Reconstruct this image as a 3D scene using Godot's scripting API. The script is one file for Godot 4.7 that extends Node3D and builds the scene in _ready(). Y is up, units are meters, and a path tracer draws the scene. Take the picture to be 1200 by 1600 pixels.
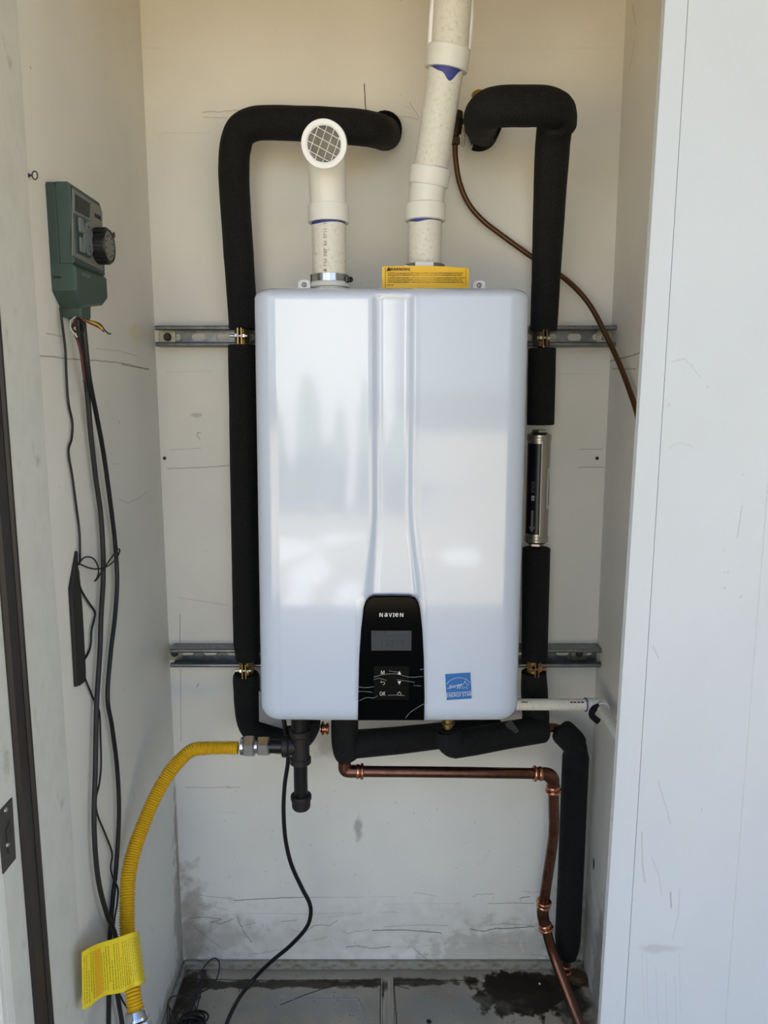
extends Node3D
# A water-heater closet seen through its open door. Metres, y up, closet floor at y = 0, back wall at z = -1.62.

var M := {}
var taken := {}

# ---------------------------------------------------------------- mesh builder
class MB:
	var v := PackedVector3Array()
	var n := PackedVector3Array()
	var t := PackedVector2Array()

	func tri(a: Vector3, b: Vector3, c: Vector3, na: Vector3, nb: Vector3, nc: Vector3, ta := Vector2.ZERO, tb := Vector2.ZERO, tc := Vector2.ZERO) -> void:
		if (b - a).cross(c - a).dot(na + nb + nc) > 0.0:
			v.append_array([a, c, b]); n.append_array([na, nc, nb]); t.append_array([ta, tc, tb])
		else:
			v.append_array([a, b, c]); n.append_array([na, nb, nc]); t.append_array([ta, tb, tc])

	func face(a: Vector3, b: Vector3, c: Vector3, away: Vector3) -> void:   # flat triangle whose front looks away from the point «away»
		var q := (b - a).cross(c - a)
		if q.length_squared() < 1e-20:
			return
		q = q.normalized()
		if q.dot((a + b + c) / 3.0 - away) < 0.0:
			q = -q
		tri(a, b, c, q, q, q)

	func quad(a: Vector3, b: Vector3, c: Vector3, d: Vector3, q: Vector3, uv: Array = [Vector2(0, 0), Vector2(1, 0), Vector2(1, 1), Vector2(0, 1)]) -> void:
		tri(a, b, c, q, q, q, uv[0], uv[1], uv[2])
		tri(a, c, d, q, q, q, uv[0], uv[2], uv[3])

	func quadn(a: Vector3, b: Vector3, c: Vector3, d: Vector3, na: Vector3, nb: Vector3, nc: Vector3, nd: Vector3) -> void:
		tri(a, b, c, na, nb, nc)
		tri(a, c, d, na, nc, nd)

	func grid(p: Array, side: Vector3, uv := true) -> void:   # rows of points, smooth; normals on the side of «side»
		var rows := p.size()
		var cols: int = p[0].size()
		var nn := []
		for i in rows:
			var r := []
			for j in cols:
				var du: Vector3 = p[i][mini(j + 1, cols - 1)] - p[i][maxi(j - 1, 0)]
				var dv: Vector3 = p[mini(i + 1, rows - 1)][j] - p[maxi(i - 1, 0)][j]
				var q := du.cross(dv).normalized()
				r.append(q if q.dot(side) >= 0.0 else -q)
			nn.append(r)
		for i in rows - 1:
			for j in cols - 1:
				var u0 := Vector2(float(j) / (cols - 1), float(i) / (rows - 1))
				var u1 := Vector2(float(j + 1) / (cols - 1), float(i + 1) / (rows - 1))
				tri(p[i][j], p[i][j + 1], p[i + 1][j + 1], nn[i][j], nn[i][j + 1], nn[i + 1][j + 1], u0, Vector2(u1.x, u0.y), u1)
				tri(p[i][j], p[i + 1][j + 1], p[i + 1][j], nn[i][j], nn[i + 1][j + 1], nn[i + 1][j], u0, u1, Vector2(u0.x, u1.y))

	func tube(p: Array, r: Variant, sides := 14, caps := true, inward := false) -> void:
		var k := p.size()
		var up := Vector3.UP
		var rings := []
		var norms := []
		var first: Vector3 = (p[1] - p[0]).normalized()
		var x := first.cross(Vector3(0.31, 0.17, 0.93)).normalized()
		var run := 0.0
		var runs := []
		for i in k:
			var d: Vector3 = (p[mini(i + 1, k - 1)] - p[maxi(i - 1, 0)]).normalized()
			x = (x - d * x.dot(d)).normalized()
			up = d.cross(x)
			var rr: float = r[i] if r is Array or r is PackedFloat32Array else r
			if i > 0:
				run += (p[i] - p[i - 1]).length()
			runs.append(run)
			var ring := []
			var nr := []
			for j in sides + 1:
				var a := TAU * j / sides
				var o := x * cos(a) + up * sin(a)
				ring.append(p[i] + o * rr)
				nr.append(-o if inward else o)
			rings.append(ring)
			norms.append(nr)
		if not inward and r is Array:
			for i in k:
				var i0 := maxi(i - 1, 0)
				var i1 := mini(i + 1, k - 1)
				var slope: float = (r[i1] - r[i0]) / maxf(runs[i1] - runs[i0], 1e-6)
				var d: Vector3 = (p[i1] - p[i0]).normalized()
				for j in sides + 1:
					norms[i][j] = (norms[i][j] - d * slope).normalized()
		for i in k - 1:
			for j in sides:
				var a := Vector2(float(j) / sides, runs[i])
				var b := Vector2(float(j + 1) / sides, runs[i + 1])
				tri(rings[i][j], rings[i][j + 1], rings[i + 1][j + 1], norms[i][j], norms[i][j + 1], norms[i + 1][j + 1], a, Vector2(b.x, a.y), b)
				tri(rings[i][j], rings[i + 1][j + 1], rings[i + 1][j], norms[i][j], norms[i + 1][j + 1], norms[i + 1][j], a, b, Vector2(a.x, b.y))
		if caps:
			for e in [0, k - 1]:
				var d: Vector3 = (p[0] - p[1]).normalized() if e == 0 else (p[k - 1] - p[k - 2]).normalized()
				for j in sides:
					tri(p[e], rings[e][j], rings[e][j + 1], d, d, d)

	func lathe(prof: Array, at: Vector3, axis: Vector3, sides := 24, facet := false, turn := 0.0) -> void:   # prof: Vector2(radius, along)
		var d := axis.normalized()
		var x := d.cross(Vector3(0, 0, 1) if absf(d.z) < 0.9 else Vector3(0, 1, 0)).normalized()
		var y := d.cross(x)
		for i in prof.size() - 1:
			var a: Vector2 = prof[i]
			var b: Vector2 = prof[i + 1]
			var s := b - a
			if s.length() < 1e-7:
				continue
			var q := Vector2(s.y, -s.x).normalized()
			for j in sides:
				var a0 := turn + TAU * j / sides
				var a1 := turn + TAU * (j + 1) / sides
				var o0 := x * cos(a0) + y * sin(a0)
				var o1 := x * cos(a1) + y * sin(a1)
				var n0 := (o0 * q.x + d * q.y).normalized()
				var n1 := (o1 * q.x + d * q.y).normalized()
				if facet:
					n0 = ((o0 + o1).normalized() * q.x + d * q.y).normalized()
					n1 = n0
				var p0 := at + o0 * a.x + d * a.y
				var p1 := at + o1 * a.x + d * a.y
				var p2 := at + o1 * b.x + d * b.y
				var p3 := at + o0 * b.x + d * b.y
				if a.x > 1e-6:
					tri(p0, p1, p2, n0, n1, n1)
				if b.x > 1e-6:
					tri(p0, p2, p3, n0, n1, n0)

	func box(c: Vector3, s: Vector3, bv := 0.001, bas := Basis()) -> void:
		var h := s / 2.0
		bv = minf(bv, minf(h.x, minf(h.y, h.z)) * 0.9)
		for ax in 3:
			for sg in [-1.0, 1.0]:
				var q := Vector3.ZERO
				q[ax] = sg
				var b1 := (ax + 1) % 3
				var b2 := (ax + 2) % 3
				var pts := []
				for k in [[-1, -1], [1, -1], [1, 1], [-1, 1]]:
					var p := Vector3.ZERO
					p[ax] = sg * h[ax]
					p[b1] = k[0] * (h[b1] - bv)
					p[b2] = k[1] * (h[b2] - bv)
					pts.append(c + bas * p)
				quad(pts[0], pts[1], pts[2], pts[3], bas * q)
		for ax in 3:   # edges along ax
			var b1 := (ax + 1) % 3
			var b2 := (ax + 2) % 3
			for k in [[-1.0, -1.0], [1.0, -1.0], [1.0, 1.0], [-1.0, 1.0]]:
				var pts := []
				for e in [[-1.0, 0], [1.0, 0], [1.0, 1], [-1.0, 1]]:
					var p := Vector3.ZERO
					p[ax] = e[0] * (h[ax] - bv)
					p[b1] = k[0] * (h[b1] - (bv if e[1] == 1 else 0.0))
					p[b2] = k[1] * (h[b2] - (0.0 if e[1] == 1 else bv))
					pts.append(c + bas * p)
				var q := Vector3.ZERO
				q[b1] = k[0]
				q[b2] = k[1]
				quad(pts[0], pts[1], pts[2], pts[3], (bas * q).normalized())
		for i in [-1.0, 1.0]:
			for j in [-1.0, 1.0]:
				for k in [-1.0, 1.0]:
					var g := Vector3(i, j, k)
					face(c + bas * (g * (h - Vector3(0, bv, bv))), c + bas * (g * (h - Vector3(bv, 0, bv))), c + bas * (g * (h - Vector3(bv, bv, 0))), c)

	func prism(poly: Array, fr: Transform3D, depth: float, bv := 0.0, both := false) -> void:   # outline in the frame's xy plane, from z = 0 to z = depth; bevelled at the far (and near) face
		var k := poly.size()
		var area := 0.0
		for i in k:
			area += (poly[i] as Vector2).cross(poly[(i + 1) % k])
		var p := poly.duplicate()
		if area < 0.0:
			p.reverse()
		var ins := []
		for i in k:
			var e0: Vector2 = (p[i] - p[(i + k - 1) % k]).normalized()
			var e1: Vector2 = (p[(i + 1) % k] - p[i]).normalized()
			var m := (Vector2(-e0.y, e0.x) + Vector2(-e1.y, e1.x)).normalized()
			var co: float = maxf(0.35, m.dot(Vector2(-e1.y, e1.x)))
			ins.append(p[i] + m * bv / co)
		var levels := [[p, 0.0], [p, depth]]
		if bv > 0.0:
			levels = [[ins, 0.0], [p, bv], [p, depth - bv], [ins, depth]] if both else [[p, 0.0], [p, depth - bv], [ins, depth]]
		for l in levels.size() - 1:
			for i in k:
				var j := (i + 1) % k
				var a := fr * Vector3(levels[l][0][i].x, levels[l][0][i].y, levels[l][1])
				var b := fr * Vector3(levels[l][0][j].x, levels[l][0][j].y, levels[l][1])
				var c := fr * Vector3(levels[l + 1][0][j].x, levels[l + 1][0][j].y, levels[l + 1][1])
				var d := fr * Vector3(levels[l + 1][0][i].x, levels[l + 1][0][i].y, levels[l + 1][1])
				var e: Vector2 = (p[j] - p[i]).normalized()
				var q := Vector3(e.y, -e.x, 0.0)
				if levels[l][0] != levels[l + 1][0]:
					q = (q + Vector3(0, 0, 1.0 if l > 0 or not both else -1.0)).normalized()
				quad(a, b, c, d, (fr.basis * q).normalized())
		for e in [0, levels.size() - 1]:
			var flat := PackedVector2Array(levels[e][0])
			var ids := Geometry2D.triangulate_polygon(flat)
			var q := (fr.basis * Vector3(0, 0, -1.0 if e == 0 else 1.0)).normalized()
			for i in range(0, ids.size(), 3):
				var a := flat[ids[i]]
				var b := flat[ids[i + 1]]
				var c := flat[ids[i + 2]]
				tri(fr * Vector3(a.x, a.y, levels[e][1]), fr * Vector3(b.x, b.y, levels[e][1]), fr * Vector3(c.x, c.y, levels[e][1]), q, q, q, a, b, c)

	func make() -> ArrayMesh:
		var arr := []
		arr.resize(Mesh.ARRAY_MAX)
		arr[Mesh.ARRAY_VERTEX] = v
		arr[Mesh.ARRAY_NORMAL] = n
		arr[Mesh.ARRAY_TEX_UV] = t
		var m := ArrayMesh.new()
		m.add_surface_from_arrays(Mesh.PRIMITIVE_TRIANGLES, arr)
		return m


# ---------------------------------------------------------------- naming
func numbered(called: String) -> String:
	if not taken.has(called):
		taken[called] = 0
		return called
	taken[called] += 1
	return "%s_%03d" % [called, taken[called]]


func part(called: String, b: MB, m: Material, parent: Node3D, label := "") -> MeshInstance3D:
	var o := MeshInstance3D.new()
	o.mesh = b.make()
	o.material_override = m
	o.name = called
	if parent.has_node(NodePath(called)):
		var k := 1
		while parent.has_node(NodePath("%s_%03d" % [called, k])):
			k += 1
		o.name = "%s_%03d" % [called, k]
	if label:
		o.set_meta("label", label)
	parent.add_child(o, true)
	return o


func thing(called: String, label: String, category: String, at := Vector3.ZERO, turn := 0.0, group := "") -> Node3D:
	var o := Node3D.new()
	o.name = numbered(called)
	add_child(o, true)
	o.position = at
	o.rotation.y = turn
	o.set_meta("label", label)
	o.set_meta("category", category)
	if group:
		o.set_meta("group", group)
	return o


func solo(called: String, b: MB, m: Material, label: String, category: String, group := "") -> MeshInstance3D:
	var o := MeshInstance3D.new()
	o.name = numbered(called)
	o.mesh = b.make()
	o.material_override = m
	o.set_meta("label", label)
	o.set_meta("category", category)
	if group:
		o.set_meta("group", group)
	add_child(o, true)
	return o


func struct(called: String, b: MB, m: Material, label: String, category: String) -> MeshInstance3D:
	var o := solo(called, b, m, label, category)
	o.set_meta("kind", "structure")
	return o


# ---------------------------------------------------------------- curves
func spline(p: Array, per := 8) -> Array:
	var out := []
	var k := p.size()
	for i in k - 1:
		var a: Vector3 = p[maxi(i - 1, 0)]
		var b: Vector3 = p[i]
		var c: Vector3 = p[i + 1]
		var d: Vector3 = p[mini(i + 2, k - 1)]
		for j in per:
			out.append(b.cubic_interpolate(c, a, d, float(j) / per))
	out.append(p[k - 1])
	return out


func fillet(p: Array, r: float, steps := 8) -> Array:   # polyline with rounded corners
	var out := [p[0]]
	for i in range(1, p.size() - 1):
		var a: Vector3 = p[i]
		var u: Vector3 = p[i - 1] - a
		var w: Vector3 = p[i + 1] - a
		var q := minf(r, minf(u.length(), w.length()) * 0.49)
		u = a + u.normalized() * q
		w = a + w.normalized() * q
		for j in steps + 1:
			var s := float(j) / steps
			out.append(u.lerp(a, s).lerp(a.lerp(w, s), s))
	out.append(p[-1])
	return out


func along(p: Array, r0: float, r1: float) -> Array:
	var out := []
	for i in p.size():
		out.append(lerpf(r0, r1, float(i) / (p.size() - 1)))
	return out


func dense(p: Array, step: float) -> Array:
	var out := []
	for i in p.size() - 1:
		var k := maxi(1, int((p[i + 1] - p[i]).length() / step))
		for j in k:
			out.append(p[i].lerp(p[i + 1], float(j) / k))
	out.append(p[-1])
	return out


func tube_of(p: Array, r: Variant, sides := 14, caps := true) -> MB:
	var b := MB.new()
	b.tube(p, r, sides, caps)
	return b


func lettering(text: String, cap: float, at: Vector3, bas: Basis, m: Material, parent: Node3D, bold := true, called := "lettering", squeeze := 1.0, mono := false) -> MeshInstance3D:
	var tm := TextMesh.new()
	var f := SystemFont.new()
	f.font_names = ["Droid Sans Mono"] if mono else ["Droid Sans"]
	f.font_weight = 700 if bold else 400
	tm.font = f
	tm.font_size = 32
	tm.text = text
	tm.pixel_size = cap / (0.714 * 32.0)
	tm.depth = 0.0006
	tm.curve_step = 2.0 if cap > 0.004 else 4.0
	var o := MeshInstance3D.new()
	o.mesh = tm
	o.material_override = m
	o.name = called
	if parent.has_node(NodePath(called)):
		var k := 1
		while parent.has_node(NodePath("%s_%03d" % [called, k])):
			k += 1
		o.name = "%s_%03d" % [called, k]
	parent.add_child(o, true)
	o.transform = Transform3D(bas * Basis.from_scale(Vector3(squeeze, 1, 1)), at)
	return o


# ---------------------------------------------------------------- materials
func std(called: String, c: Color, rough := 0.6, metal := 0.0) -> StandardMaterial3D:
	var m := StandardMaterial3D.new()
	m.resource_name = called
	m.albedo_color = c
	m.roughness = rough
	m.metallic = metal
	M[called] = m
	return m


func noise_tex(freq: float, seed_: int, kind := FastNoiseLite.TYPE_SIMPLEX_SMOOTH, size := 256, ramp: Gradient = null, octaves := 3) -> NoiseTexture2D:
	var f := FastNoiseLite.new()
	f.noise_type = kind
	f.frequency = freq
	f.seed = seed_
	f.fractal_octaves = octaves
	var t := NoiseTexture2D.new()
	t.width = size
	t.height = size
	t.seamless = true
	t.noise = f
	if ramp:
		t.color_ramp = ramp
	return t


func ramp(stops: Array) -> Gradient:
	var g := Gradient.new()
	var o := PackedFloat32Array()
	var c := PackedColorArray()
	for s in stops:
		o.append(s[0])
		c.append(s[1])
	g.offsets = o
	g.colors = c
	return g


func relief(m: StandardMaterial3D, t: Texture2D, cm: float, scale := 0.0) -> void:
	m.heightmap_enabled = true
	m.heightmap_texture = t
	m.heightmap_scale = cm
	if scale > 0.0:
		m.uv1_triplanar = true
		m.uv1_world_triplanar = true
		m.uv1_scale = Vector3.ONE * scale


# ---------------------------------------------------------------- painted surfaces: colour (wear, stains, sun dapples) and relief (cracks, brush marks)
class Paint:
	var w: int
	var h: int
	var u0: float
	var u1: float
	var v0: float
	var v1: float
	var col: PackedFloat32Array
	var hgt: PackedFloat32Array
	var rng := RandomNumberGenerator.new()

	func _init(w_: int, h_: int, u0_: float, u1_: float, v0_: float, v1_: float, base: Color, seed_: int, mottle := 0.03) -> void:
		w = w_; h = h_; u0 = u0_; u1 = u1_; v0 = v0_; v1 = v1_
		rng.seed = seed_
		col.resize(w * h * 3)
		hgt.resize(w * h)
		var a := field(3.0 / w, seed_, 4)
		var b := field(0.12, seed_ + 1, 2)
		for i in w * h:
			var k := 1.0 + mottle * (a[i] - 0.5) * 2.0 + mottle * 0.35 * (b[i] - 0.5)
			col[i * 3] = base.r * k
			col[i * 3 + 1] = base.g * k
			col[i * 3 + 2] = base.b * k
			hgt[i] = 0.6 + 0.10 * (a[i] - 0.5) + 0.05 * (b[i] - 0.5)

	func field(freq: float, seed_: int, oct := 3) -> PackedFloat32Array:
		var f := FastNoiseLite.new()
		f.noise_type = FastNoiseLite.TYPE_SIMPLEX_SMOOTH
		f.frequency = freq
		f.seed = seed_
		f.fractal_octaves = oct
		var by := f.get_image(w, h, false, false, true).get_data()
		var out := PackedFloat32Array()
		out.resize(w * h)
		for i in w * h:
			out[i] = by[i] / 255.0
		return out

	func px(p: Vector2) -> Vector2:   # metres to pixels; row 0 is v1
		return Vector2((p.x - u0) / (u1 - u0) * w, (v1 - p.y) / (v1 - v0) * h)

	func dab(x: int, y: int, c: Color, k: float, dent: float) -> void:
		if x < 0 or y < 0 or x >= w or y >= h or k <= 0.0:
			return
		var i := y * w + x
		col[i * 3] = lerpf(col[i * 3], c.r, k)
		col[i * 3 + 1] = lerpf(col[i * 3 + 1], c.g, k)
		col[i * 3 + 2] = lerpf(col[i * 3 + 2], c.b, k)
		hgt[i] = hgt[i] - dent * k

	func line(pts: Array, wide: float, c: Color, k: float, jitter := 0.0, dent := 0.35, broken := 0.0) -> void:   # wide and jitter in pixels
		wide *= 0.55
		k *= 0.75
		var off := Vector2.ZERO
		for s in pts.size() - 1:
			var a := px(pts[s])
			var b := px(pts[s + 1])
			var steps := maxi(2, int((b - a).length() * 1.5))
			for j in steps:
				off = off * 0.9 + Vector2(rng.randf() - 0.5, rng.randf() - 0.5) * jitter
				var kk := k
				if broken > 0.0:
					kk *= clampf(0.45 + 0.5 * sin(j * 0.023 + s * 2.0 + pts[0].y * 90.0) * sin(j * 0.0071 + pts[0].x * 40.0), 0.0, 1.0)
				var p := a.lerp(b, float(j) / steps) + off
				var r := int(ceil(wide)) + 1
				for dy in range(-r, r + 1):
					for dx in range(-r, r + 1):
						var d := Vector2(floorf(p.x) + dx + 0.5, floorf(p.y) + dy + 0.5).distance_to(p)
						dab(int(p.x) + dx, int(p.y) + dy, c, kk * clampf(wide - d + 0.5, 0.0, 1.0), dent)

	func blot(at: Vector2, r: Vector2, c: Color, k: float, seed_: int, rag := 0.5, soft := 0.15, dent := 0.0) -> void:   # ragged stain or painted sun dapple; r in metres
		var f := FastNoiseLite.new()
		f.seed = seed_
		f.frequency = 0.02
		f.fractal_octaves = 4
		var p := px(at)
		var rx := r.x / (u1 - u0) * w
		var ry := r.y / (v1 - v0) * h
		for y in range(int(p.y - ry * 1.6), int(p.y + ry * 1.6) + 1):
			for x in range(int(p.x - rx * 1.6), int(p.x + rx * 1.6) + 1):
				var d := Vector2((x - p.x) / rx, (y - p.y) / ry).length() + f.get_noise_2d(x, y) * rag
				dab(x, y, c, k * smoothstep(1.0 + soft, 1.0 - soft, d), dent)

	func specks(count: int, lo: Vector2, hi: Vector2, size: float, c: Color, k: float) -> void:
		for i in count:
			var p := px(Vector2(rng.randf_range(lo.x, hi.x), rng.randf_range(lo.y, hi.y)))
			var r := size * (0.5 + rng.randf())
			for dy in range(-int(r) - 1, int(r) + 2):
				for dx in range(-int(r) - 1, int(r) + 2):
					dab(int(p.x) + dx, int(p.y) + dy, c, k * clampf(r - Vector2(dx, dy).length() + 0.5, 0.0, 1.0), 0.1)

	func material(called: String, rough: float, cm: float) -> StandardMaterial3D:
		var a := PackedByteArray()
		var b := PackedByteArray()
		a.resize(w * h * 3)
		b.resize(w * h)
		for i in w * h * 3:
			a[i] = clampi(int(col[i] * 255.0), 0, 255)
		for i in w * h:
			b[i] = clampi(int(hgt[i] * 255.0), 0, 255)
		var m := StandardMaterial3D.new()
		m.resource_name = called
		m.albedo_texture = ImageTexture.create_from_image(Image.create_from_data(w, h, false, Image.FORMAT_RGB8, a))
		m.roughness = rough
		m.heightmap_enabled = true
		m.heightmap_texture = ImageTexture.create_from_image(Image.create_from_data(w, h, false, Image.FORMAT_L8, b))
		m.heightmap_scale = cm
		return m


func materials() -> void:
	var foam := std("black_foam", Color(0.065, 0.065, 0.067), 0.72)
	foam.albedo_color = Color(0.82, 0.82, 0.82)
	foam.metallic_specular = 0.35
	foam.albedo_texture = noise_tex(0.085, 4, FastNoiseLite.TYPE_SIMPLEX_SMOOTH, 256, ramp([[0.0, Color(0.02, 0.02, 0.021)], [0.48, Color(0.05, 0.05, 0.052)], [0.6, Color(0.14, 0.14, 0.14)], [0.75, Color(0.27, 0.27, 0.26)], [1.0, Color(0.38, 0.38, 0.37)]]), 2)  # pale flecks paint the sparkle of lit foam grain
	relief(foam, noise_tex(0.11, 3, FastNoiseLite.TYPE_SIMPLEX_SMOOTH, 256, null, 2), 0.12, 24.0)
	var cap := std("foam_cut", Color(0.07, 0.07, 0.07), 0.95)
	cap.metallic_specular = 0.2
	var pvc := std("pvc", Color(0.93, 0.92, 0.88), 0.45)
	pvc.albedo_texture = noise_tex(0.028, 11, FastNoiseLite.TYPE_SIMPLEX_SMOOTH, 512, ramp([[0.0, Color(0.98, 0.98, 0.97)], [0.6, Color(0.97, 0.965, 0.95)], [0.75, Color(0.94, 0.93, 0.91)], [0.9, Color(0.86, 0.85, 0.82)], [1.0, Color(0.74, 0.73, 0.70)]]), 6)
	pvc.uv1_triplanar = true
	pvc.uv1_world_triplanar = true
	pvc.uv1_scale = Vector3(9, 7, 9)
	var clean := std("pvc_fitting", Color(0.93, 0.925, 0.89), 0.4)
	clean.metallic_specular = 0.5
	std("pvc_white", Color(0.96, 0.96, 0.96), 0.35)
	std("primer", Color(0.22, 0.25, 0.55), 0.5)
	std("heater_white", Color(0.785, 0.825, 0.88), 0.24)
	M.heater_white.clearcoat_enabled = true
	M.heater_white.clearcoat = 1.0
	M.heater_white.clearcoat_roughness = 0.06
	std("case_shade_grey", Color(0.48, 0.49, 0.50), 0.5)  # the case is white; its shadow is put into this grey
	std("panel_black", Color(0.014, 0.014, 0.018), 0.09)
	M.panel_black.metallic_specular = 0.2
	std("button_black", Color(0.035, 0.035, 0.035), 0.3)
	M.button_black.metallic_specular = 0.2
	std("print_white", Color(0.85, 0.85, 0.84), 0.5)
	std("print_black", Color(0.12, 0.10, 0.07), 0.6)
	std("print_red", Color(0.42, 0.12, 0.18), 0.6)
	std("lcd", Color(0.24, 0.26, 0.275), 0.3)
	M.lcd.metallic_specular = 0.3
	std("lcd_dark", Color(0.07, 0.08, 0.10), 0.5)
	var cu := std("copper", Color(0.50, 0.355, 0.295), 0.38, 1.0)
	cu.roughness_texture = noise_tex(0.02, 21, FastNoiseLite.TYPE_SIMPLEX_SMOOTH, 256, ramp([[0.0, Color(0.7, 0.7, 0.7)], [1.0, Color(1, 1, 1)]]))
	cu.albedo_texture = noise_tex(0.015, 22, FastNoiseLite.TYPE_SIMPLEX_SMOOTH, 256, ramp([[0.0, Color(0.75, 0.68, 0.64)], [0.5, Color(1, 1, 1)], [1.0, Color(0.92, 0.86, 0.8)]]))
	cu.uv1_triplanar = true
	cu.uv1_world_triplanar = true
	cu.uv1_scale = Vector3(6, 6, 6)
	std("copper_bright", Color(0.86, 0.60, 0.46), 0.2, 1.0)
	std("copper_old", Color(0.40, 0.29, 0.20), 0.42, 0.8)
	std("brass", Color(0.62, 0.53, 0.35), 0.32, 1.0)
	std("brass_old", Color(0.42, 0.35, 0.24), 0.5, 0.7)
	std("bronze_dark", Color(0.24, 0.18, 0.13), 0.5, 0.6)
	var zn := std("galvanised", Color(0.60, 0.61, 0.62), 0.42, 1.0)
	zn.albedo_texture = noise_tex(0.03, 31, FastNoiseLite.TYPE_CELLULAR, 256, ramp([[0.0, Color(0.8, 0.8, 0.8)], [1.0, Color(1, 1, 1)]]), 2)
	zn.uv1_triplanar = true
	zn.uv1_world_triplanar = true
	zn.uv1_scale = Vector3(9, 9, 9)
	std("zinc_washer", Color(0.80, 0.79, 0.70), 0.3, 1.0)
	std("steel", Color(0.78, 0.79, 0.80), 0.2, 1.0)
	std("steel_brushed", Color(0.72, 0.70, 0.66), 0.34, 1.0)
	std("steel_dark", Color(0.30, 0.29, 0.28), 0.4, 0.9)
	var iron := std("black_iron", Color(0.17, 0.16, 0.155), 0.5, 0.35)
	relief(iron, noise_tex(0.08, 41), 0.02, 16.0)
	std("iron_pipe", Color(0.09, 0.085, 0.085), 0.3, 0.2)
	std("yellow_coat", Color(0.86, 0.68, 0.08), 0.4)
	std("yellow_tag", Color(0.90, 0.80, 0.12), 0.5)
	std("yellow_label", Color(0.93, 0.74, 0.04), 0.45)
	std("yellow_knob", Color(0.62, 0.48, 0.06), 0.4)
	std("green_box", Color(0.205, 0.285, 0.255), 0.45)
	std("green_back", Color(0.18, 0.25, 0.225), 0.5)
	std("grey_plate", Color(0.47, 0.47, 0.44), 0.5)
	std("grey_button", Color(0.43, 0.46, 0.46), 0.45)
	std("dial_black", Color(0.08, 0.08, 0.09), 0.4)
	std("lcd_green", Color(0.16, 0.18, 0.16), 0.25)
	std("cable_black", Color(0.055, 0.055, 0.06), 0.42)
	std("cable_grey", Color(0.12, 0.115, 0.11), 0.55)
	std("wire_red", Color(0.32, 0.07, 0.08), 0.5)
	std("wire_orange", Color(0.85, 0.55, 0.25), 0.5)
	std("wire_yellow", Color(0.75, 0.65, 0.15), 0.5)
	std("wire_white", Color(0.80, 0.80, 0.76), 0.5)
	std("wire_teal", Color(0.10, 0.16, 0.17), 0.5)
	std("stake_black", Color(0.115, 0.105, 0.10), 0.6)
	std("seal_brown", Color(0.155, 0.13, 0.115), 0.5)
	std("plate_dark", Color(0.30, 0.29, 0.27), 0.45, 0.6)
	std("tape_grey", Color(0.20, 0.20, 0.20), 0.35)
	std("sticker_blue", Color(0.02, 0.40, 0.68), 0.4)
	std("label_navy", Color(0.03, 0.03, 0.09), 0.3)
	std("label_white", Color(0.85, 0.85, 0.83), 0.5)
	std("label_grey", Color(0.45, 0.45, 0.46), 0.4)
	std("chip_white", Color(0.85, 0.84, 0.78), 0.7)
	std("chip_dark", Color(0.06, 0.055, 0.05), 0.7)
	std("disc_cream", Color(0.72, 0.71, 0.64), 0.5)
	var crease := std("film_crease", Color(0.75, 0.75, 0.75, 0.4), 0.4)
	crease.transparency = BaseMaterial3D.TRANSPARENCY_ALPHA
	var film := std("film", Color(0.95, 0.95, 0.95, 0.04), 0.08)
	film.transparency = BaseMaterial3D.TRANSPARENCY_ALPHA


# ---------------------------------------------------------------- the closet
func slab(b: MB, lo: Vector3, hi: Vector3, bv := 0.002) -> void:
	b.box((lo + hi) / 2.0, hi - lo, bv)


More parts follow.
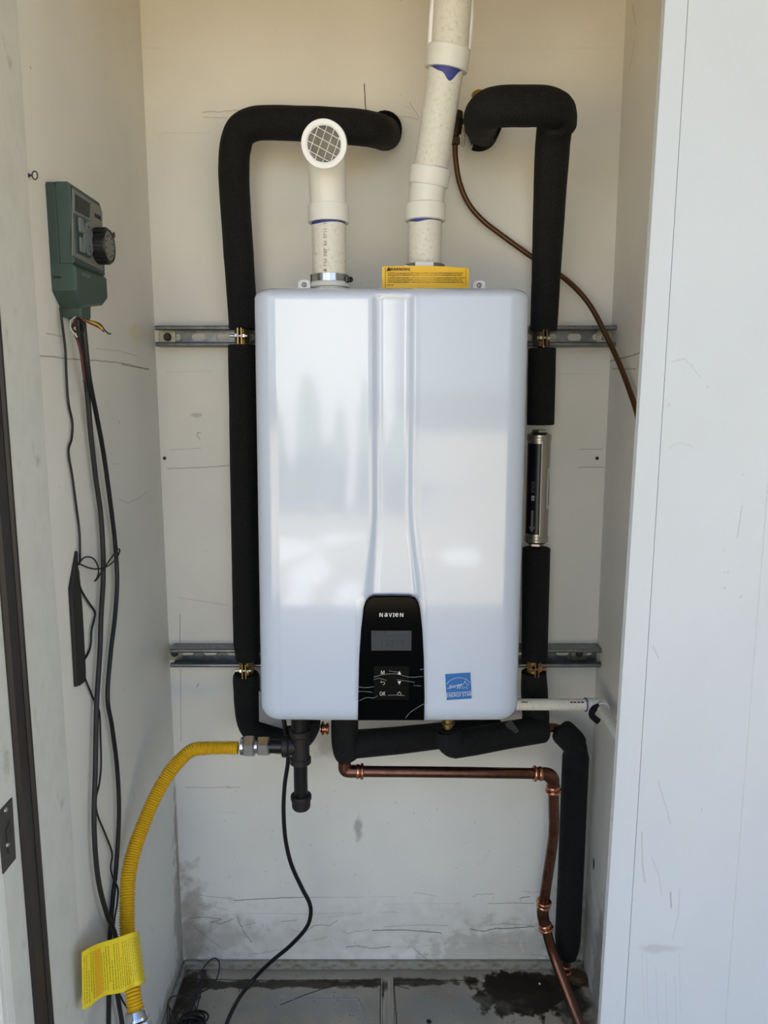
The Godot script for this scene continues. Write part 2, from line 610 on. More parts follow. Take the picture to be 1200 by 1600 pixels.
func room() -> void:
	var dark := Color(0.30, 0.28, 0.25)
	var brown := Color(0.40, 0.35, 0.27)
	# back wall: painted board, cracked and dirty near the floor
	var p := Paint.new(970, 2040, -0.476, 0.476, 0.0, 2.0, Color(0.935, 0.925, 0.88), 101, 0.022)
	p.line([Vector2(-0.3586, 1.8822), Vector2(-0.3409, 1.8846), Vector2(-0.322, 1.8834), Vector2(-0.3131, 1.8858), Vector2(-0.2853, 1.887)], 1.0, dark, 0.35, 0.5)
	p.line([Vector2(-0.3577, 1.874), Vector2(-0.3084, 1.8728)], 0.9, dark, 0.25, 0.2)
	p.line([Vector2(-0.4479, 1.836), Vector2(-0.4399, 1.8443), Vector2(-0.3423, 1.8443)], 0.8, dark, 0.12, 0.1)
	p.line([Vector2(-0.449, 1.6722), Vector2(-0.4398, 1.818)], 0.8, Color(0.95, 0.94, 0.9), 0.3, 0.1)
	p.line([Vector2(-0.4521, 1.217), Vector2(-0.3845, 1.221)], 0.9, dark, 0.22, 0.2)
	p.line([Vector2(-0.4579, 1.1777), Vector2(-0.4063, 1.179), Vector2(-0.3521, 1.1818), Vector2(-0.3276, 1.1845)], 1.0, dark, 0.5, 0.4)
	p.line([Vector2(0.4116, 1.2183), Vector2(0.4615, 1.2183)], 0.9, dark, 0.4, 0.2)
	p.line([Vector2(0.4104, 1.1804), Vector2(0.4645, 1.1804)], 1.0, dark, 0.45, 0.2)
	p.line([Vector2(-0.4544, 1.3777), Vector2(-0.3586, 1.3803)], 0.8, dark, 0.12, 0.2)
	p.line([Vector2(0.3589, 1.3737), Vector2(0.4518, 1.375)], 0.8, dark, 0.12, 0.2)
	p.line([Vector2(0.0504, 1.9011), Vector2(0.0631, 1.8834), Vector2(0.0695, 1.8716)], 0.8, dark, 0.3, 0.3)
	p.line([Vector2(0.0404, 1.8952), Vector2(0.0505, 1.8893)], 0.8, dark, 0.25, 0.3)
	p.line([Vector2(0.0051, 1.8763), Vector2(0.0506, 1.874), Vector2(0.0695, 1.8692)], 0.8, dark, 0.3, 0.4)
	p.line([Vector2(-0.4454, 0.8582), Vector2(-0.4484, 0.7855)], 1.0, dark, 0.45, 0.1)
	p.line([Vector2(-0.4492, 0.7326), Vector2(-0.4513, 0.6821), Vector2(-0.4549, 0.5614)], 1.0, dark, 0.3, 0.1)
	p.line([Vector2(-0.4109, 0.6999), Vector2(-0.4156, 0.6895)], 1.0, dark, 0.5, 0.2)
	p.line([Vector2(-0.448, 0.8956), Vector2(-0.3899, 0.887), Vector2(-0.3387, 0.8784)], 0.8, dark, 0.25, 0.5)
	p.line([Vector2(-0.4492, 0.4536), Vector2(-0.3913, 0.452), Vector2(-0.3477, 0.4551)], 1.0, dark, 0.3, 0.5)
	p.line([Vector2(-0.437, 0.3941), Vector2(-0.3352, 0.391)], 0.8, dark, 0.2, 0.4, 0.2, 0.4)
	p.line([Vector2(-0.3565, 0.452), Vector2(-0.326, 0.4536)], 1.0, dark, 0.35, 0.6)
	p.line([Vector2(-0.3492, 0.1713), Vector2(-0.2971, 0.1745), Vector2(-0.2376, 0.1778), Vector2(-0.1856, 0.1794)], 1.2, dark, 0.75, 0.3)
	p.line([Vector2(-0.1856, 0.1794), Vector2(-0.0891, 0.1794), Vector2(0.0297, 0.1811)], 0.9, dark, 0.45, 0.3, 0.3, 0.5)
	p.line([Vector2(-0.4025, 0.1335), Vector2(-0.298, 0.1384), Vector2(-0.1788, 0.1368), Vector2(0.0298, 0.1417)], 0.9, dark, 0.35, 0.4, 0.3, 0.5)
	p.line([Vector2(0, 0.1614), Vector2(0.0892, 0.1631), Vector2(0.1784, 0.1631)], 0.9, dark, 0.3, 0.4, 0.3, 0.4)
	p.line([Vector2(0.2409, 0.1631), Vector2(0.2973, 0.1647), Vector2(0.3494, 0.1631)], 1.0, dark, 0.6, 0.4)
	p.line([Vector2(0.3149, 0.1762), Vector2(0.3267, 0.1794), Vector2(0.3385, 0.1811)], 1.2, dark, 0.8, 0.5)
	p.line([Vector2(-0.4505, 0.1269), Vector2(-0.4176, 0.1286), Vector2(-0.3805, 0.1236), Vector2(-0.4032, 0.1154), Vector2(-0.3764, 0.1121), Vector2(-0.3506, 0.1253)], 1.2, dark, 0.55, 1.0)
	p.line([Vector2(-0.454, 0.1137), Vector2(-0.4309, 0.0922), Vector2(-0.4048, 0.0673), Vector2(-0.3829, 0.0506)], 1.0, dark, 0.4, 1.0)
	p.line([Vector2(-0.343, 0.1302), Vector2(-0.3292, 0.0922), Vector2(-0.309, 0.0623)], 1.2, dark, 0.5, 1.0)
	p.line([Vector2(-0.0269, 0.0939), Vector2(0.015, 0.0955), Vector2(0.0598, 0.0939), Vector2(0.0898, 0.0922), Vector2(0.1347, 0.0872)], 1.4, dark, 0.75, 0.7)
	p.line([Vector2(0, 0.1038), Vector2(0.0896, 0.1088), Vector2(0.1494, 0.1071)], 0.9, dark, 0.4, 0.8)
	p.line([Vector2(0.2019, 0.0972), Vector2(0.2319, 0.0922), Vector2(0.2616, 0.1005), Vector2(0.2991, 0.0988), Vector2(0.3214, 0.1021), Vector2(0.3512, 0.1055)], 1.4, dark, 0.7, 1.1)
	p.line([Vector2(0.2391, 0.1071), Vector2(0.2838, 0.1121), Vector2(0.3437, 0.1071)], 0.9, dark, 0.5, 1.0)
	p.line([Vector2(0, 0.0506), Vector2(0.0751, 0.0523), Vector2(0.15, 0.0606), Vector2(0.345, 0.0623)], 0.8, dark, 0.35, 0.5, 0.3, 0.5)
	p.line([Vector2(-0.0901, 0.0506), Vector2(-0.06, 0.0539), Vector2(-0.03, 0.0473), Vector2(0.015, 0.0506)], 1.6, dark, 0.4, 1.0)
	p.line([Vector2(0.0676, 0.0506), Vector2(0.0827, 0.0339), Vector2(0.1024, 0.0171)], 1.0, dark, 0.45, 0.7)
	p.line([Vector2(-0.1948, 0.0756), Vector2(-0.1795, 0.0922), Vector2(-0.1644, 0.1055), Vector2(-0.1494, 0.1088), Vector2(-0.127, 0.1055), Vector2(-0.109, 0.1203)], 1.1, dark, 0.55, 0.8)
	p.line([Vector2(-0.2389, 0.117), Vector2(-0.2015, 0.1203)], 1.0, dark, 0.5, 0.4)
	p.line([Vector2(-0.4746, 0.0121), Vector2(-0.3013, 0.0137), Vector2(-0.1808, 0.0087), Vector2(0, 0.0104), Vector2(0.3917, 0.0121)], 1.4, dark, 0.8, 0.2)
	p.line([Vector2(-0.3878, 1.2398), Vector2(-0.3929, 1.2466), Vector2(-0.3913, 1.2533), Vector2(-0.3846, 1.2533)], 1.0, dark, 0.5, 0.2)
	p.blot([Vector2(-0.3939, 1.2906)][0], Vector2(0.010, 0.004), dark, 0.18, 14, 0.8, 0.6)
	for i in 14:
		var a := Vector2(p.rng.randf_range(-0.47, 0.46), p.rng.randf_range(0.03, 0.22))
		p.line([a, a + Vector2(p.rng.randf_range(0.01, 0.03), p.rng.randf_range(-0.008, 0.008)), a + Vector2(p.rng.randf_range(0.04, 0.09), p.rng.randf_range(-0.015, 0.015))], 0.9, dark, 0.18 + 0.25 * p.rng.randf(), 1.2)
	p.blot(Vector2(-0.41, 0.07), Vector2(0.09, 0.07), brown, 0.22, 5, 1.0, 0.7)
	p.blot(Vector2(-0.45, 0.10), Vector2(0.03, 0.12), brown, 0.34, 6, 1.0, 0.6)
	p.blot(Vector2(0.27, 0.03), Vector2(0.17, 0.07), brown, 0.22, 7, 0.9, 0.4)
	p.blot(Vector2(0.44, 0.06), Vector2(0.05, 0.10), brown, 0.25, 8, 0.9, 0.6)
	p.blot(Vector2(0.05, 0.10), Vector2(0.25, 0.05), brown, 0.08, 9, 1.0, 0.8)
	p.blot(Vector2(-0.2, 0.05), Vector2(0.2, 0.05), brown, 0.09, 10, 1.0, 0.8)
	p.blot([Vector2(-0.0585, 0.3515)][0], Vector2(0.008, 0.03), dark, 0.3, 12, 0.8, 0.6)
	p.blot([Vector2(-0.1148, 0.5614)][0], Vector2(0.04, 0.03), Color(0.5, 0.48, 0.4), 0.35, 13, 0.9, 0.7)
	p.specks(90, Vector2(-0.46, 0.05), Vector2(0.46, 0.45), 0.8, dark, 0.45)
	p.specks(40, Vector2(-0.46, 0.45), Vector2(0.46, 2.0), 0.7, dark, 0.35)
	var wm := p.material("wall_paint_back", 0.5, 0.25)
	var b := MB.new()
	b.quad(Vector3(-0.476, 0, -1.62), Vector3(0.476, 0, -1.62), Vector3(0.476, 2.0, -1.62), Vector3(-0.476, 2.0, -1.62), Vector3(0, 0, 1), [Vector2(0, 1), Vector2(1, 1), Vector2(1, 0), Vector2(0, 0)])
	b.quad(Vector3(-0.476, 2.0, -1.62), Vector3(0.476, 2.0, -1.62), Vector3(0.476, 2.34, -1.62), Vector3(-0.476, 2.34, -1.62), Vector3(0, 0, 1), [Vector2(0, 0), Vector2(1, 0), Vector2(1, 0.17), Vector2(0, 0.17)])
	slab(b, Vector3(-0.6, -0.1, -1.76), Vector3(0.6, 2.4, -1.6202))
	struct("wall_back", b, wm, "cream painted back wall behind the water heater, cracked near the floor", "wall")

	# left wall
	p = Paint.new(800, 2000, 0.93, 1.63, 0.0, 2.0, Color(0.89, 0.885, 0.845), 201, 0.02)
	p.line([Vector2(1.0693, 1.3876), Vector2(1.1103, 1.3885), Vector2(1.1777, 1.3876), Vector2(1.2821, 1.3896), Vector2(1.4064, 1.3898), Vector2(1.5649, 1.3827)], 1.3, dark, 0.42, 0.5)
	p.line([Vector2(1.4061, 1.3875), Vector2(1.4774, 1.3852), Vector2(1.5692, 1.3828)], 1.4, dark, 0.55, 0.6)
	p.line([Vector2(1.0985, 1.4195), Vector2(1.1369, 1.4196), Vector2(1.1638, 1.4186)], 1.0, dark, 0.35, 0.3)
	p.line([Vector2(1.285, 1.4083), Vector2(1.3929, 1.4106), Vector2(1.4999, 1.4063)], 0.9, dark, 0.22, 0.4)
	p.line([Vector2(1.3516, 1.15), Vector2(1.4012, 1.1358), Vector2(1.4569, 1.1351), Vector2(1.5183, 1.1418)], 0.9, dark, 0.3, 0.8)
	p.line([Vector2(1.3325, 1.2145), Vector2(1.3646, 1.2114)], 0.9, dark, 0.3, 0.4)
	p.line([Vector2(1.3735, 1.2881), Vector2(1.379, 1.2811)], 1.2, dark, 0.7, 0.2)
	p.line([Vector2(1.3136, 1.798), Vector2(1.3116, 1.7849)], 1.0, Color(0.9, 0.9, 0.87), 0.5, 0.2)
	p.line([Vector2(1.1046, 1.7675), Vector2(1.108, 1.7657)], 1.4, dark, 0.7, 0.1)
	p.specks(60, Vector2(1.08, 0.2), Vector2(1.6, 1.95), 0.8, dark, 0.4)
	p.blot([Vector2(1.5027, 1.4484)][0], Vector2(0.05, 0.018), Color(0.88, 0.86, 0.72), 0.5, 21, 0.3, 0.2, -0.3)
	p.blot([Vector2(1.2939, 0.321)][0], Vector2(0.007, 0.010), Color(0.1, 0.1, 0.09), 0.95, 22, 0.5, 0.2, 0.4)
	p.blot(Vector2(1.60, 0.12), Vector2(0.03, 0.17), brown, 0.37, 23, 0.9, 0.5)
	p.blot(Vector2(1.52, 0.02), Vector2(0.10, 0.03), brown, 0.31, 24, 0.9, 0.4)
	p.blot(Vector2(1.61, 0.33), Vector2(0.012, 0.12), Color(0.36, 0.27, 0.2), 0.4, 25, 0.9, 0.5)
	for i in 16:
		var a := Vector2(p.rng.randf_range(1.1, 1.6), p.rng.randf_range(0.05, 0.8))
		p.line([a, a + Vector2(p.rng.randf_range(-0.02, 0.02), p.rng.randf_range(-0.03, 0.03))], 0.9, dark, 0.25, 0.6)
	var lm := p.material("wall_paint_left", 0.5, 0.25)
	b = MB.new()
	b.quad(Vector3(-0.472, 0, -1.63), Vector3(-0.472, 0, -0.93), Vector3(-0.472, 2.0, -0.93), Vector3(-0.472, 2.0, -1.63), Vector3(1, 0, 0), [Vector2(1, 1), Vector2(0, 1), Vector2(0, 0), Vector2(1, 0)])
	b.quad(Vector3(-0.472, 2.0, -1.63), Vector3(-0.472, 2.0, -0.93), Vector3(-0.472, 2.34, -0.93), Vector3(-0.472, 2.34, -1.63), Vector3(1, 0, 0), [Vector2(1, 0), Vector2(0, 0), Vector2(0, 0.17), Vector2(1, 0.17)])
	slab(b, Vector3(-0.6, -0.1, -1.7), Vector3(-0.4722, 2.4, -0.84))
	struct("wall_left", b, lm, "cream painted left wall carrying the green controller", "wall")

	# right wall
	p = Paint.new(600, 1600, 0.93, 1.63, 0.0, 2.0, Color(0.89, 0.88, 0.84), 301, 0.02)
	p.line([Vector2(1.63, 1.40), Vector2(1.5, 1.405), Vector2(1.4, 1.41)], 1.5, dark, 0.4, 0.5)
	p.line([Vector2(1.6, 1.385), Vector2(1.45, 1.38)], 1.2, dark, 0.4, 0.5)
	p.line([Vector2(1.58, 1.94), Vector2(1.55, 1.99)], 1.0, dark, 0.4, 0.5)
	p.specks(60, Vector2(1.0, 0.1), Vector2(1.62, 1.95), 0.8, dark, 0.4)
	p.blot(Vector2(1.60, 0.10), Vector2(0.05, 0.12), brown, 0.28, 31, 0.9, 0.6)
	p.blot(Vector2(1.50, 0.10), Vector2(0.03, 0.11), Color(0.3, 0.28, 0.25), 0.4, 32, 0.9, 0.6)
	p.blot(Vector2(1.57, 0.30), Vector2(0.006, 0.012), Color(0.1, 0.1, 0.09), 0.8, 33, 0.5, 0.3)
	var rm := p.material("wall_paint_right", 0.5, 0.25)
	b = MB.new()
	b.quad(Vector3(0.468, 0, -1.63), Vector3(0.468, 0, -0.93), Vector3(0.468, 2.0, -0.93), Vector3(0.468, 2.0, -1.63), Vector3(-1, 0, 0), [Vector2(1, 1), Vector2(0, 1), Vector2(0, 0), Vector2(1, 0)])
	b.quad(Vector3(0.468, 2.0, -1.63), Vector3(0.468, 2.0, -0.93), Vector3(0.468, 2.34, -0.93), Vector3(0.468, 2.34, -1.63), Vector3(-1, 0, 0), [Vector2(1, 0), Vector2(0, 0), Vector2(0, 0.17), Vector2(1, 0.17)])
	slab(b, Vector3(0.4682, -0.1, -1.7), Vector3(0.6, 2.4, -0.97))
	struct("wall_right", b, rm, "cream painted right wall half hidden by the white door", "wall")

	# floor: dirty painted board with a wet stain
	p = Paint.new(1000, 800, -0.5, 0.5, 0.84, 1.64, Color(0.655, 0.625, 0.565), 401, 0.12)
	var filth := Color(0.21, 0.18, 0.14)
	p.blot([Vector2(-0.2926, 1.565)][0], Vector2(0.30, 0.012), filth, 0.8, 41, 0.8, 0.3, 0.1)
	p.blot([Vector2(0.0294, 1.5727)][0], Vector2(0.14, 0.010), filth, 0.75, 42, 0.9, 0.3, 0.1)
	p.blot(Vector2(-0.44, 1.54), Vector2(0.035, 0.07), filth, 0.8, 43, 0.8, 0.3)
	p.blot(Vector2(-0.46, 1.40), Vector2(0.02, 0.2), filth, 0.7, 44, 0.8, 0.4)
	var wet := Color(0.15, 0.115, 0.075)
	p.blot([Vector2(0.3017, 1.5331)][0], Vector2(0.095, 0.066), wet, 0.93, 45, 0.5, 0.10)
	p.blot([Vector2(0.3379, 1.5727)][0], Vector2(0.13, 0.030), wet, 0.9, 46, 0.5, 0.15)
	p.blot([Vector2(0.4144, 1.5239)][0], Vector2(0.03, 0.10), Color(0.2, 0.18, 0.15), 0.8, 47, 0.8, 0.4)
	p.blot([Vector2(0.1407, 1.4969)][0], Vector2(0.12, 0.035), Color(0.56, 0.57, 0.56), 0.5, 48, 0.8, 0.5)
	p.blot([Vector2(-0.1697, 1.5058)][0], Vector2(0.14, 0.04), Color(0.54, 0.55, 0.55), 0.4, 49, 0.8, 0.5)
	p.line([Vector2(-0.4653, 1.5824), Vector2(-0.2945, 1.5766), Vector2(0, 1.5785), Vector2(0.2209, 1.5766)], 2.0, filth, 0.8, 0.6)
	p.line([Vector2(-0.2291, 1.5058), Vector2(-0.1728, 1.5368), Vector2(-0.1168, 1.5612), Vector2(-0.0588, 1.5747), Vector2(-0.0147, 1.5766)], 1.8, filth, 0.8, 0.4)
	p.line([Vector2(0, 1.5708), Vector2(0.0581, 1.5517)], 1.8, filth, 0.6, 0.6)
	p.line([Vector2(-0.3361, 1.5785), Vector2(-0.3264, 1.5424)], 1.4, filth, 0.7, 0.6)
	p.line([Vector2(-0.0074, 1.5747), Vector2(-0.0082, 1.4537)], 1.5, filth, 0.55, 0.3)
	p.line([Vector2(0.0221, 1.5747), Vector2(0.0274, 1.4537)], 1.6, filth, 0.75, 0.3)
	p.line([Vector2(-0.2282, 1.5202), Vector2(-0.0572, 1.5239), Vector2(-0.0384, 1.4537)], 2.5, Color(0.62, 0.63, 0.63), 0.5, 0.3, -0.2)
	p.specks(130, Vector2(-0.47, 1.4), Vector2(0.46, 1.63), 1.0, filth, 0.6)
	p.specks(60, Vector2(-0.47, 1.4), Vector2(0.46, 1.63), 1.0, Color(0.75, 0.74, 0.7), 0.7)
	var fm := p.material("floor_paint", 0.6, 0.3)
	fm.metallic_specular = 0.3
	b = MB.new()
	b.quad(Vector3(-0.5, 0, -1.64), Vector3(0.5, 0, -1.64), Vector3(0.5, 0, -0.84), Vector3(-0.5, 0, -0.84), Vector3(0, 1, 0), [Vector2(0, 0), Vector2(1, 0), Vector2(1, 1), Vector2(0, 1)])
	slab(b, Vector3(-0.6, -0.12, -1.7), Vector3(0.6, -0.0002, -0.84))
	struct("floor", b, fm, "grey dirty closet floor with a wet brown stain at the right", "floor")
	# raised seam strip of the floor
	b = MB.new()
	slab(b, Vector3(-0.007, -0.001, -1.585), Vector3(0.022, 0.003, -0.9), 0.0015)
	struct("trim_4", b, fm, "narrow raised seam strip running across the floor towards the door", "trim")

	# boards along the foot of the walls
	var dirty := std("skirting_paint", Color(0.62, 0.60, 0.54), 0.6)
	dirty.albedo_texture = noise_tex(0.02, 71, FastNoiseLite.TYPE_SIMPLEX_SMOOTH, 512, ramp([[0.0, Color(0.66, 0.62, 0.55)], [0.35, Color(0.88, 0.86, 0.81)], [0.6, Color(1, 1, 1)], [1.0, Color(0.95, 0.95, 0.95)]]), 5)
	dirty.uv1_triplanar = true
	dirty.uv1_world_triplanar = true
	dirty.uv1_scale = Vector3(3, 5, 3)
	b = MB.new()
	slab(b, Vector3(-0.47, 0, -1.62), Vector3(0.465, 0.020, -1.607), 0.003)
	struct("baseboard_back", b, dirty, "low dirty batten along the foot of the back wall", "baseboard")
	b = MB.new()
	slab(b, Vector3(-0.472, 0, -1.62), Vector3(-0.462, 0.018, -0.95), 0.003)
	struct("baseboard_left", b, dirty, "low dirty batten along the foot of the left wall", "baseboard")

	# ceiling of bare wood and the front wall above the door
	var wood := std("ceiling_wood", Color(0.88, 0.64, 0.15), 0.7)
	wood.albedo_texture = noise_tex(0.02, 81, FastNoiseLite.TYPE_SIMPLEX_SMOOTH, 256, ramp([[0.0, Color(0.8, 0.75, 0.7)], [1.0, Color(1, 1, 1)]]))
	wood.uv1_triplanar = true
	wood.uv1_world_triplanar = true
	wood.uv1_scale = Vector3(2, 2, 14)
	b = MB.new()
	slab(b, Vector3(-0.7, 2.25, -1.8), Vector3(0.7, 2.44, -0.95))
	struct("ceiling", b, wood, "bare wooden closet ceiling above the vent pipes", "ceiling")
	var ext := std("outer_paint", Color(0.83, 0.83, 0.82), 0.6)
	b = MB.new()
	slab(b, Vector3(-0.6, 2.06, -0.95), Vector3(2.6, 2.6, -0.84))
	slab(b, Vector3(-2.6, -0.2, -0.95), Vector3(-0.6, 2.6, -0.84))
	slab(b, Vector3(-0.6, -0.2, -0.847), Vector3(-0.489, 2.06, -0.8385))
	slab(b, Vector3(1.06, -0.2, -0.95), Vector3(2.6, 2.06, -0.84))
	struct("wall_front", b, ext, "pale outer wall around the closet opening", "wall")
	b = MB.new()
	slab(b, Vector3(-3.0, 2.6, -3.2), Vector3(3.0, 2.72, 0.45))  # eave drawn long to keep high sky off the lower walls
	struct("roof", b, std("roof_grey", Color(0.5, 0.48, 0.45), 0.8), "flat unseen roof above the closet, eave lengthened to shade the lower walls", "roof")

	# left jamb: inner board, dark seal, outer board with strike plate, pale casing
	var jam := std("jamb_paint", Color(0.83, 0.835, 0.80), 0.5)
	jam.albedo_texture = noise_tex(0.012, 91, FastNoiseLite.TYPE_SIMPLEX_SMOOTH, 512, ramp([[0.0, Color(0.96, 0.96, 0.95)], [0.6, Color(1, 1, 1)], [0.8, Color(0.98, 0.98, 0.97)], [1.0, Color(0.86, 0.85, 0.82)]]), 5)
	jam.uv1_triplanar = true
	jam.uv1_world_triplanar = true
	jam.uv1_scale = Vector3(3, 2, 3)
	b = MB.new()
	var rng := RandomNumberGenerator.new()
	rng.seed = 77
	var edge := []
	var wob := 0.0
	for i in 61:   # uneven paint edge
		wob = wob * 0.8 + (rng.randf() - 0.5) * 0.0025
		edge.append(Vector2(-1.068 + wob, 2.1 * i / 60.0))
	var outline := edge.duplicate()
	outline.append(Vector2(-0.95, 2.1))
	outline.append(Vector2(-0.95, 0.0))
	b.prism(outline, Transform3D(Basis(Vector3(0, 0, 1), Vector3(0, 1, 0), Vector3(1, 0, 0)), Vector3(-0.4725, 0, 0)), 0.0035, 0.001)
	struct("trim_1", b, jam, "white painted inner jamb board between the left wall and the dark seal", "trim")
	b = MB.new()
	slab(b, Vector3(-0.475, 0.0, -0.955), Vector3(-0.4625, 2.06, -0.944), 0.003)
	slab(b, Vector3(-0.475, 0.0, -0.946), Vector3(-0.4655, 2.06, -0.916), 0.004)
	struct("trim_2", b, M.seal_brown, "dark brown rubber weather seal running up the left jamb", "trim")
	b = MB.new()
	slab(b, Vector3(-0.56, 0.0, -0.918), Vector3(-0.472, 2.06, -0.866), 0.003)
	struct("trim_3", b, jam, "white outer jamb board carrying the strike plate", "trim")
	b = MB.new()
	slab(b, Vector3(-0.56, -0.1, -0.8675), Vector3(-0.472, 2.1, -0.848), 0.004)
	struct("trim_5", b, std("casing_white", Color(0.90, 0.90, 0.87), 0.5), "bright white casing edge outside the strike plate", "trim")
	b = MB.new()
	slab(b, Vector3(-0.488, -0.1, -0.849), Vector3(-0.474, 2.06, -0.838), 0.003)
	struct("trim_6", b, std("bare_wood", Color(0.72, 0.58, 0.40), 0.7), "bare tan wood edge outside the white casing", "trim")

	# strike plate
	var sp := thing("strike_plate", "dark metal strike plate screwed to the left jamb", "plate")
	b = MB.new()
	var frl := Transform3D(Basis(Vector3(0, 0, 1), Vector3(0, 1, 0), Vector3(1, 0, 0)), Vector3(-0.472, 0, 0))
	b.prism([Vector2(-0.9035, 0.832), Vector2(-0.9005, 0.750), Vector2(-0.868, 0.750), Vector2(-0.868, 0.832)], frl, 0.002, 0.0007)
	part("plate", b, M.plate_dark, sp)
	b = MB.new()
	b.prism([Vector2(-0.892, 0.808), Vector2(-0.889, 0.772), Vector2(-0.882, 0.768), Vector2(-0.880, 0.800)], Transform3D(frl.basis, frl.origin + Vector3(0.002, 0, 0)), 0.0012, 0.0006)
	part("latch_tongue", b, M.steel_dark, sp)
	for q in [Vector3(-0.47, 0.8257, -0.8846), Vector3(-0.47, 0.7804, -0.8824)]:
		b = MB.new()
		b.lathe([Vector2(0, 0.0016), Vector2(0.002, 0.0015), Vector2(0.0036, 0.0006), Vector2(0.0038, 0)], q, Vector3(1, 0, 0), 16)
		b.box(q + Vector3(0.0017, 0, 0), Vector3(0.0006, 0.0008, 0.004), 0.0001)
		b.box(q + Vector3(0.0017, 0, 0), Vector3(0.0006, 0.004, 0.0008), 0.0001)
		part("screw", b, M.steel, sp)

	# white door at the right
	p = Paint.new(600, 1280, 0.28, 0.83, 0.2, 2.0, Color(0.74, 0.765, 0.78), 501, 0.012)
	var scuff := Color(0.55, 0.55, 0.53)
	p.line([Vector2(0.3931, 0.6854), Vector2(0.3937, 0.6478), Vector2(0.3874, 0.6098)], 1.2, scuff, 0.22, 0.3)
	p.line([Vector2(0.3815, 0.6807), Vector2(0.3837, 0.6572)], 1.6, scuff, 0.6, 0.3)
	p.line([Vector2(0.3386, 0.7684), Vector2(0.3418, 0.7226), Vector2(0.3467, 0.6947)], 1.2, scuff, 0.45, 0.3)
	p.line([Vector2(0.3532, 0.7318), Vector2(0.3649, 0.704), Vector2(0.3707, 0.676)], 1.0, scuff, 0.3, 0.5)
	p.line([Vector2(0.3555, 0.8405), Vector2(0.3676, 0.8046), Vector2(0.3758, 0.7775)], 1.0, scuff, 0.35, 0.5)
	p.line([Vector2(0.339, 1.0221), Vector2(0.348, 1.0053)], 1.0, scuff, 0.4, 0.6)
	p.line([Vector2(0.4388, 1.2016), Vector2(0.4366, 1.1778), Vector2(0.4354, 1.1618)], 1.2, scuff, 0.4, 0.4)
	p.line([Vector2(0.3425, 1.3748), Vector2(0.3576, 1.377), Vector2(0.3655, 1.371), Vector2(0.3779, 1.356)], 0.9, scuff, 0.3, 0.6)
	p.line([Vector2(0.3446, 1.2721), Vector2(0.3596, 1.2798), Vector2(0.3756, 1.2721)], 0.9, scuff, 0.2, 0.8)
	for q in [[1000, 1490], [1015, 1500], [1030, 1510], [1045, 1520], [1050, 1480], [993, 1480]]:
		var a := Vector2(0.30 + (q[0] - 938) * 0.00088, 0.484 + (1600 - q[1]) * 0.00088)
		p.line([a, a + Vector2(0.004, -0.05), a + Vector2(0.008, -0.09)], 1.2, scuff, 0.12, 0.8)
	p.blot([Vector2(0.3708, 0.5983)][0], Vector2(0.03, 0.006), scuff, 0.3, 51, 0.9, 0.5)
	p.specks(40, Vector2(0.3, 0.4), Vector2(0.8, 1.8), 0.7, scuff, 0.6)
	var dm := p.material("door_paint", 0.42, 0.12)
	var d := Node3D.new()
	d.name = "door_1"
	add_child(d, true)
	d.set_meta("kind", "structure")
	d.set_meta("label", "white painted door standing across the right side of the opening")
	d.set_meta("category", "door")
	for k in 2:   # narrow edge strip and the main sheet, a fine gap between them
		b = MB.new()
		var x0 := func(y: float) -> float: return 0.2906 + y * 0.01224 + (0.0 if k == 0 else 0.0256 + 0.006 * (1.77 - y))
		var x1 := func(y: float) -> float: return (0.3154 + y * 0.01224 + 0.006 * (1.77 - y)) if k == 0 else 1.06
		var fr := Transform3D(Basis(), Vector3(0, 0, -0.942))
		var dd := 0.012 if k == 0 else 0.0114
		var lo := 0.02
		var hi := 2.05
		var uvf := func(q: Vector3) -> Vector2: return Vector2((q.x - 0.28) / 0.55, (2.0 - q.y) / 1.8)
		var f := [Vector3(x0.call(lo), lo, -0.942 + dd), Vector3(x1.call(lo), lo, -0.942 + dd), Vector3(x1.call(hi), hi, -0.942 + dd), Vector3(x0.call(hi), hi, -0.942 + dd)]
		b.quad(f[0], f[1], f[2], f[3], Vector3(0, 0, 1), [uvf.call(f[0]), uvf.call(f[1]), uvf.call(f[2]), uvf.call(f[3])])
		b.prism([Vector2(x0.call(lo), lo), Vector2(x1.call(lo), lo), Vector2(x1.call(hi), hi), Vector2(x0.call(hi), hi)], fr, dd - 0.0002, 0.0006)
		part("edge_strip" if k == 0 else "door_sheet", b, dm, d)

	# ground outside: tan earth, sun dapples painted pale; added white wall reflects in heater
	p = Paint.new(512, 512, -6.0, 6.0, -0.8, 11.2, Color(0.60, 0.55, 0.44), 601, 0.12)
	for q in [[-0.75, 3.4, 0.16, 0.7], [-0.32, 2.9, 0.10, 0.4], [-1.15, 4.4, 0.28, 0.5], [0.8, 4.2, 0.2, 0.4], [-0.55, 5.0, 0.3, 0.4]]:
		p.blot(Vector2(q[0], q[1]), Vector2(q[2], q[3]), Color(0.86, 0.85, 0.82), 0.9, int(q[1] * 100), 1.1, 0.12)  # pale patches stand in for dappled sunlight
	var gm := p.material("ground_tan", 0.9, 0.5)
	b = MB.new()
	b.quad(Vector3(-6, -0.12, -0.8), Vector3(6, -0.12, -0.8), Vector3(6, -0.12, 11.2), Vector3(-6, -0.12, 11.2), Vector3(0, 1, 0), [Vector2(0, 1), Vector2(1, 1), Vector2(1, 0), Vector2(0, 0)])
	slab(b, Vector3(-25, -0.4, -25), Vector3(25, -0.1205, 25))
	struct("ground", b, gm, "tan ground in front of the closet with dappled sunlight painted as pale patches", "ground")
	b = MB.new()
	slab(b, Vector3(-1.75, -0.12, 7.0), Vector3(0.15, 2.75, 7.2), 0.01)  # added out of view for its bright reflection in the heater
	struct("wall_far_added", b, ext, "unseen white wall added across the yard to brighten the heater reflection", "wall")
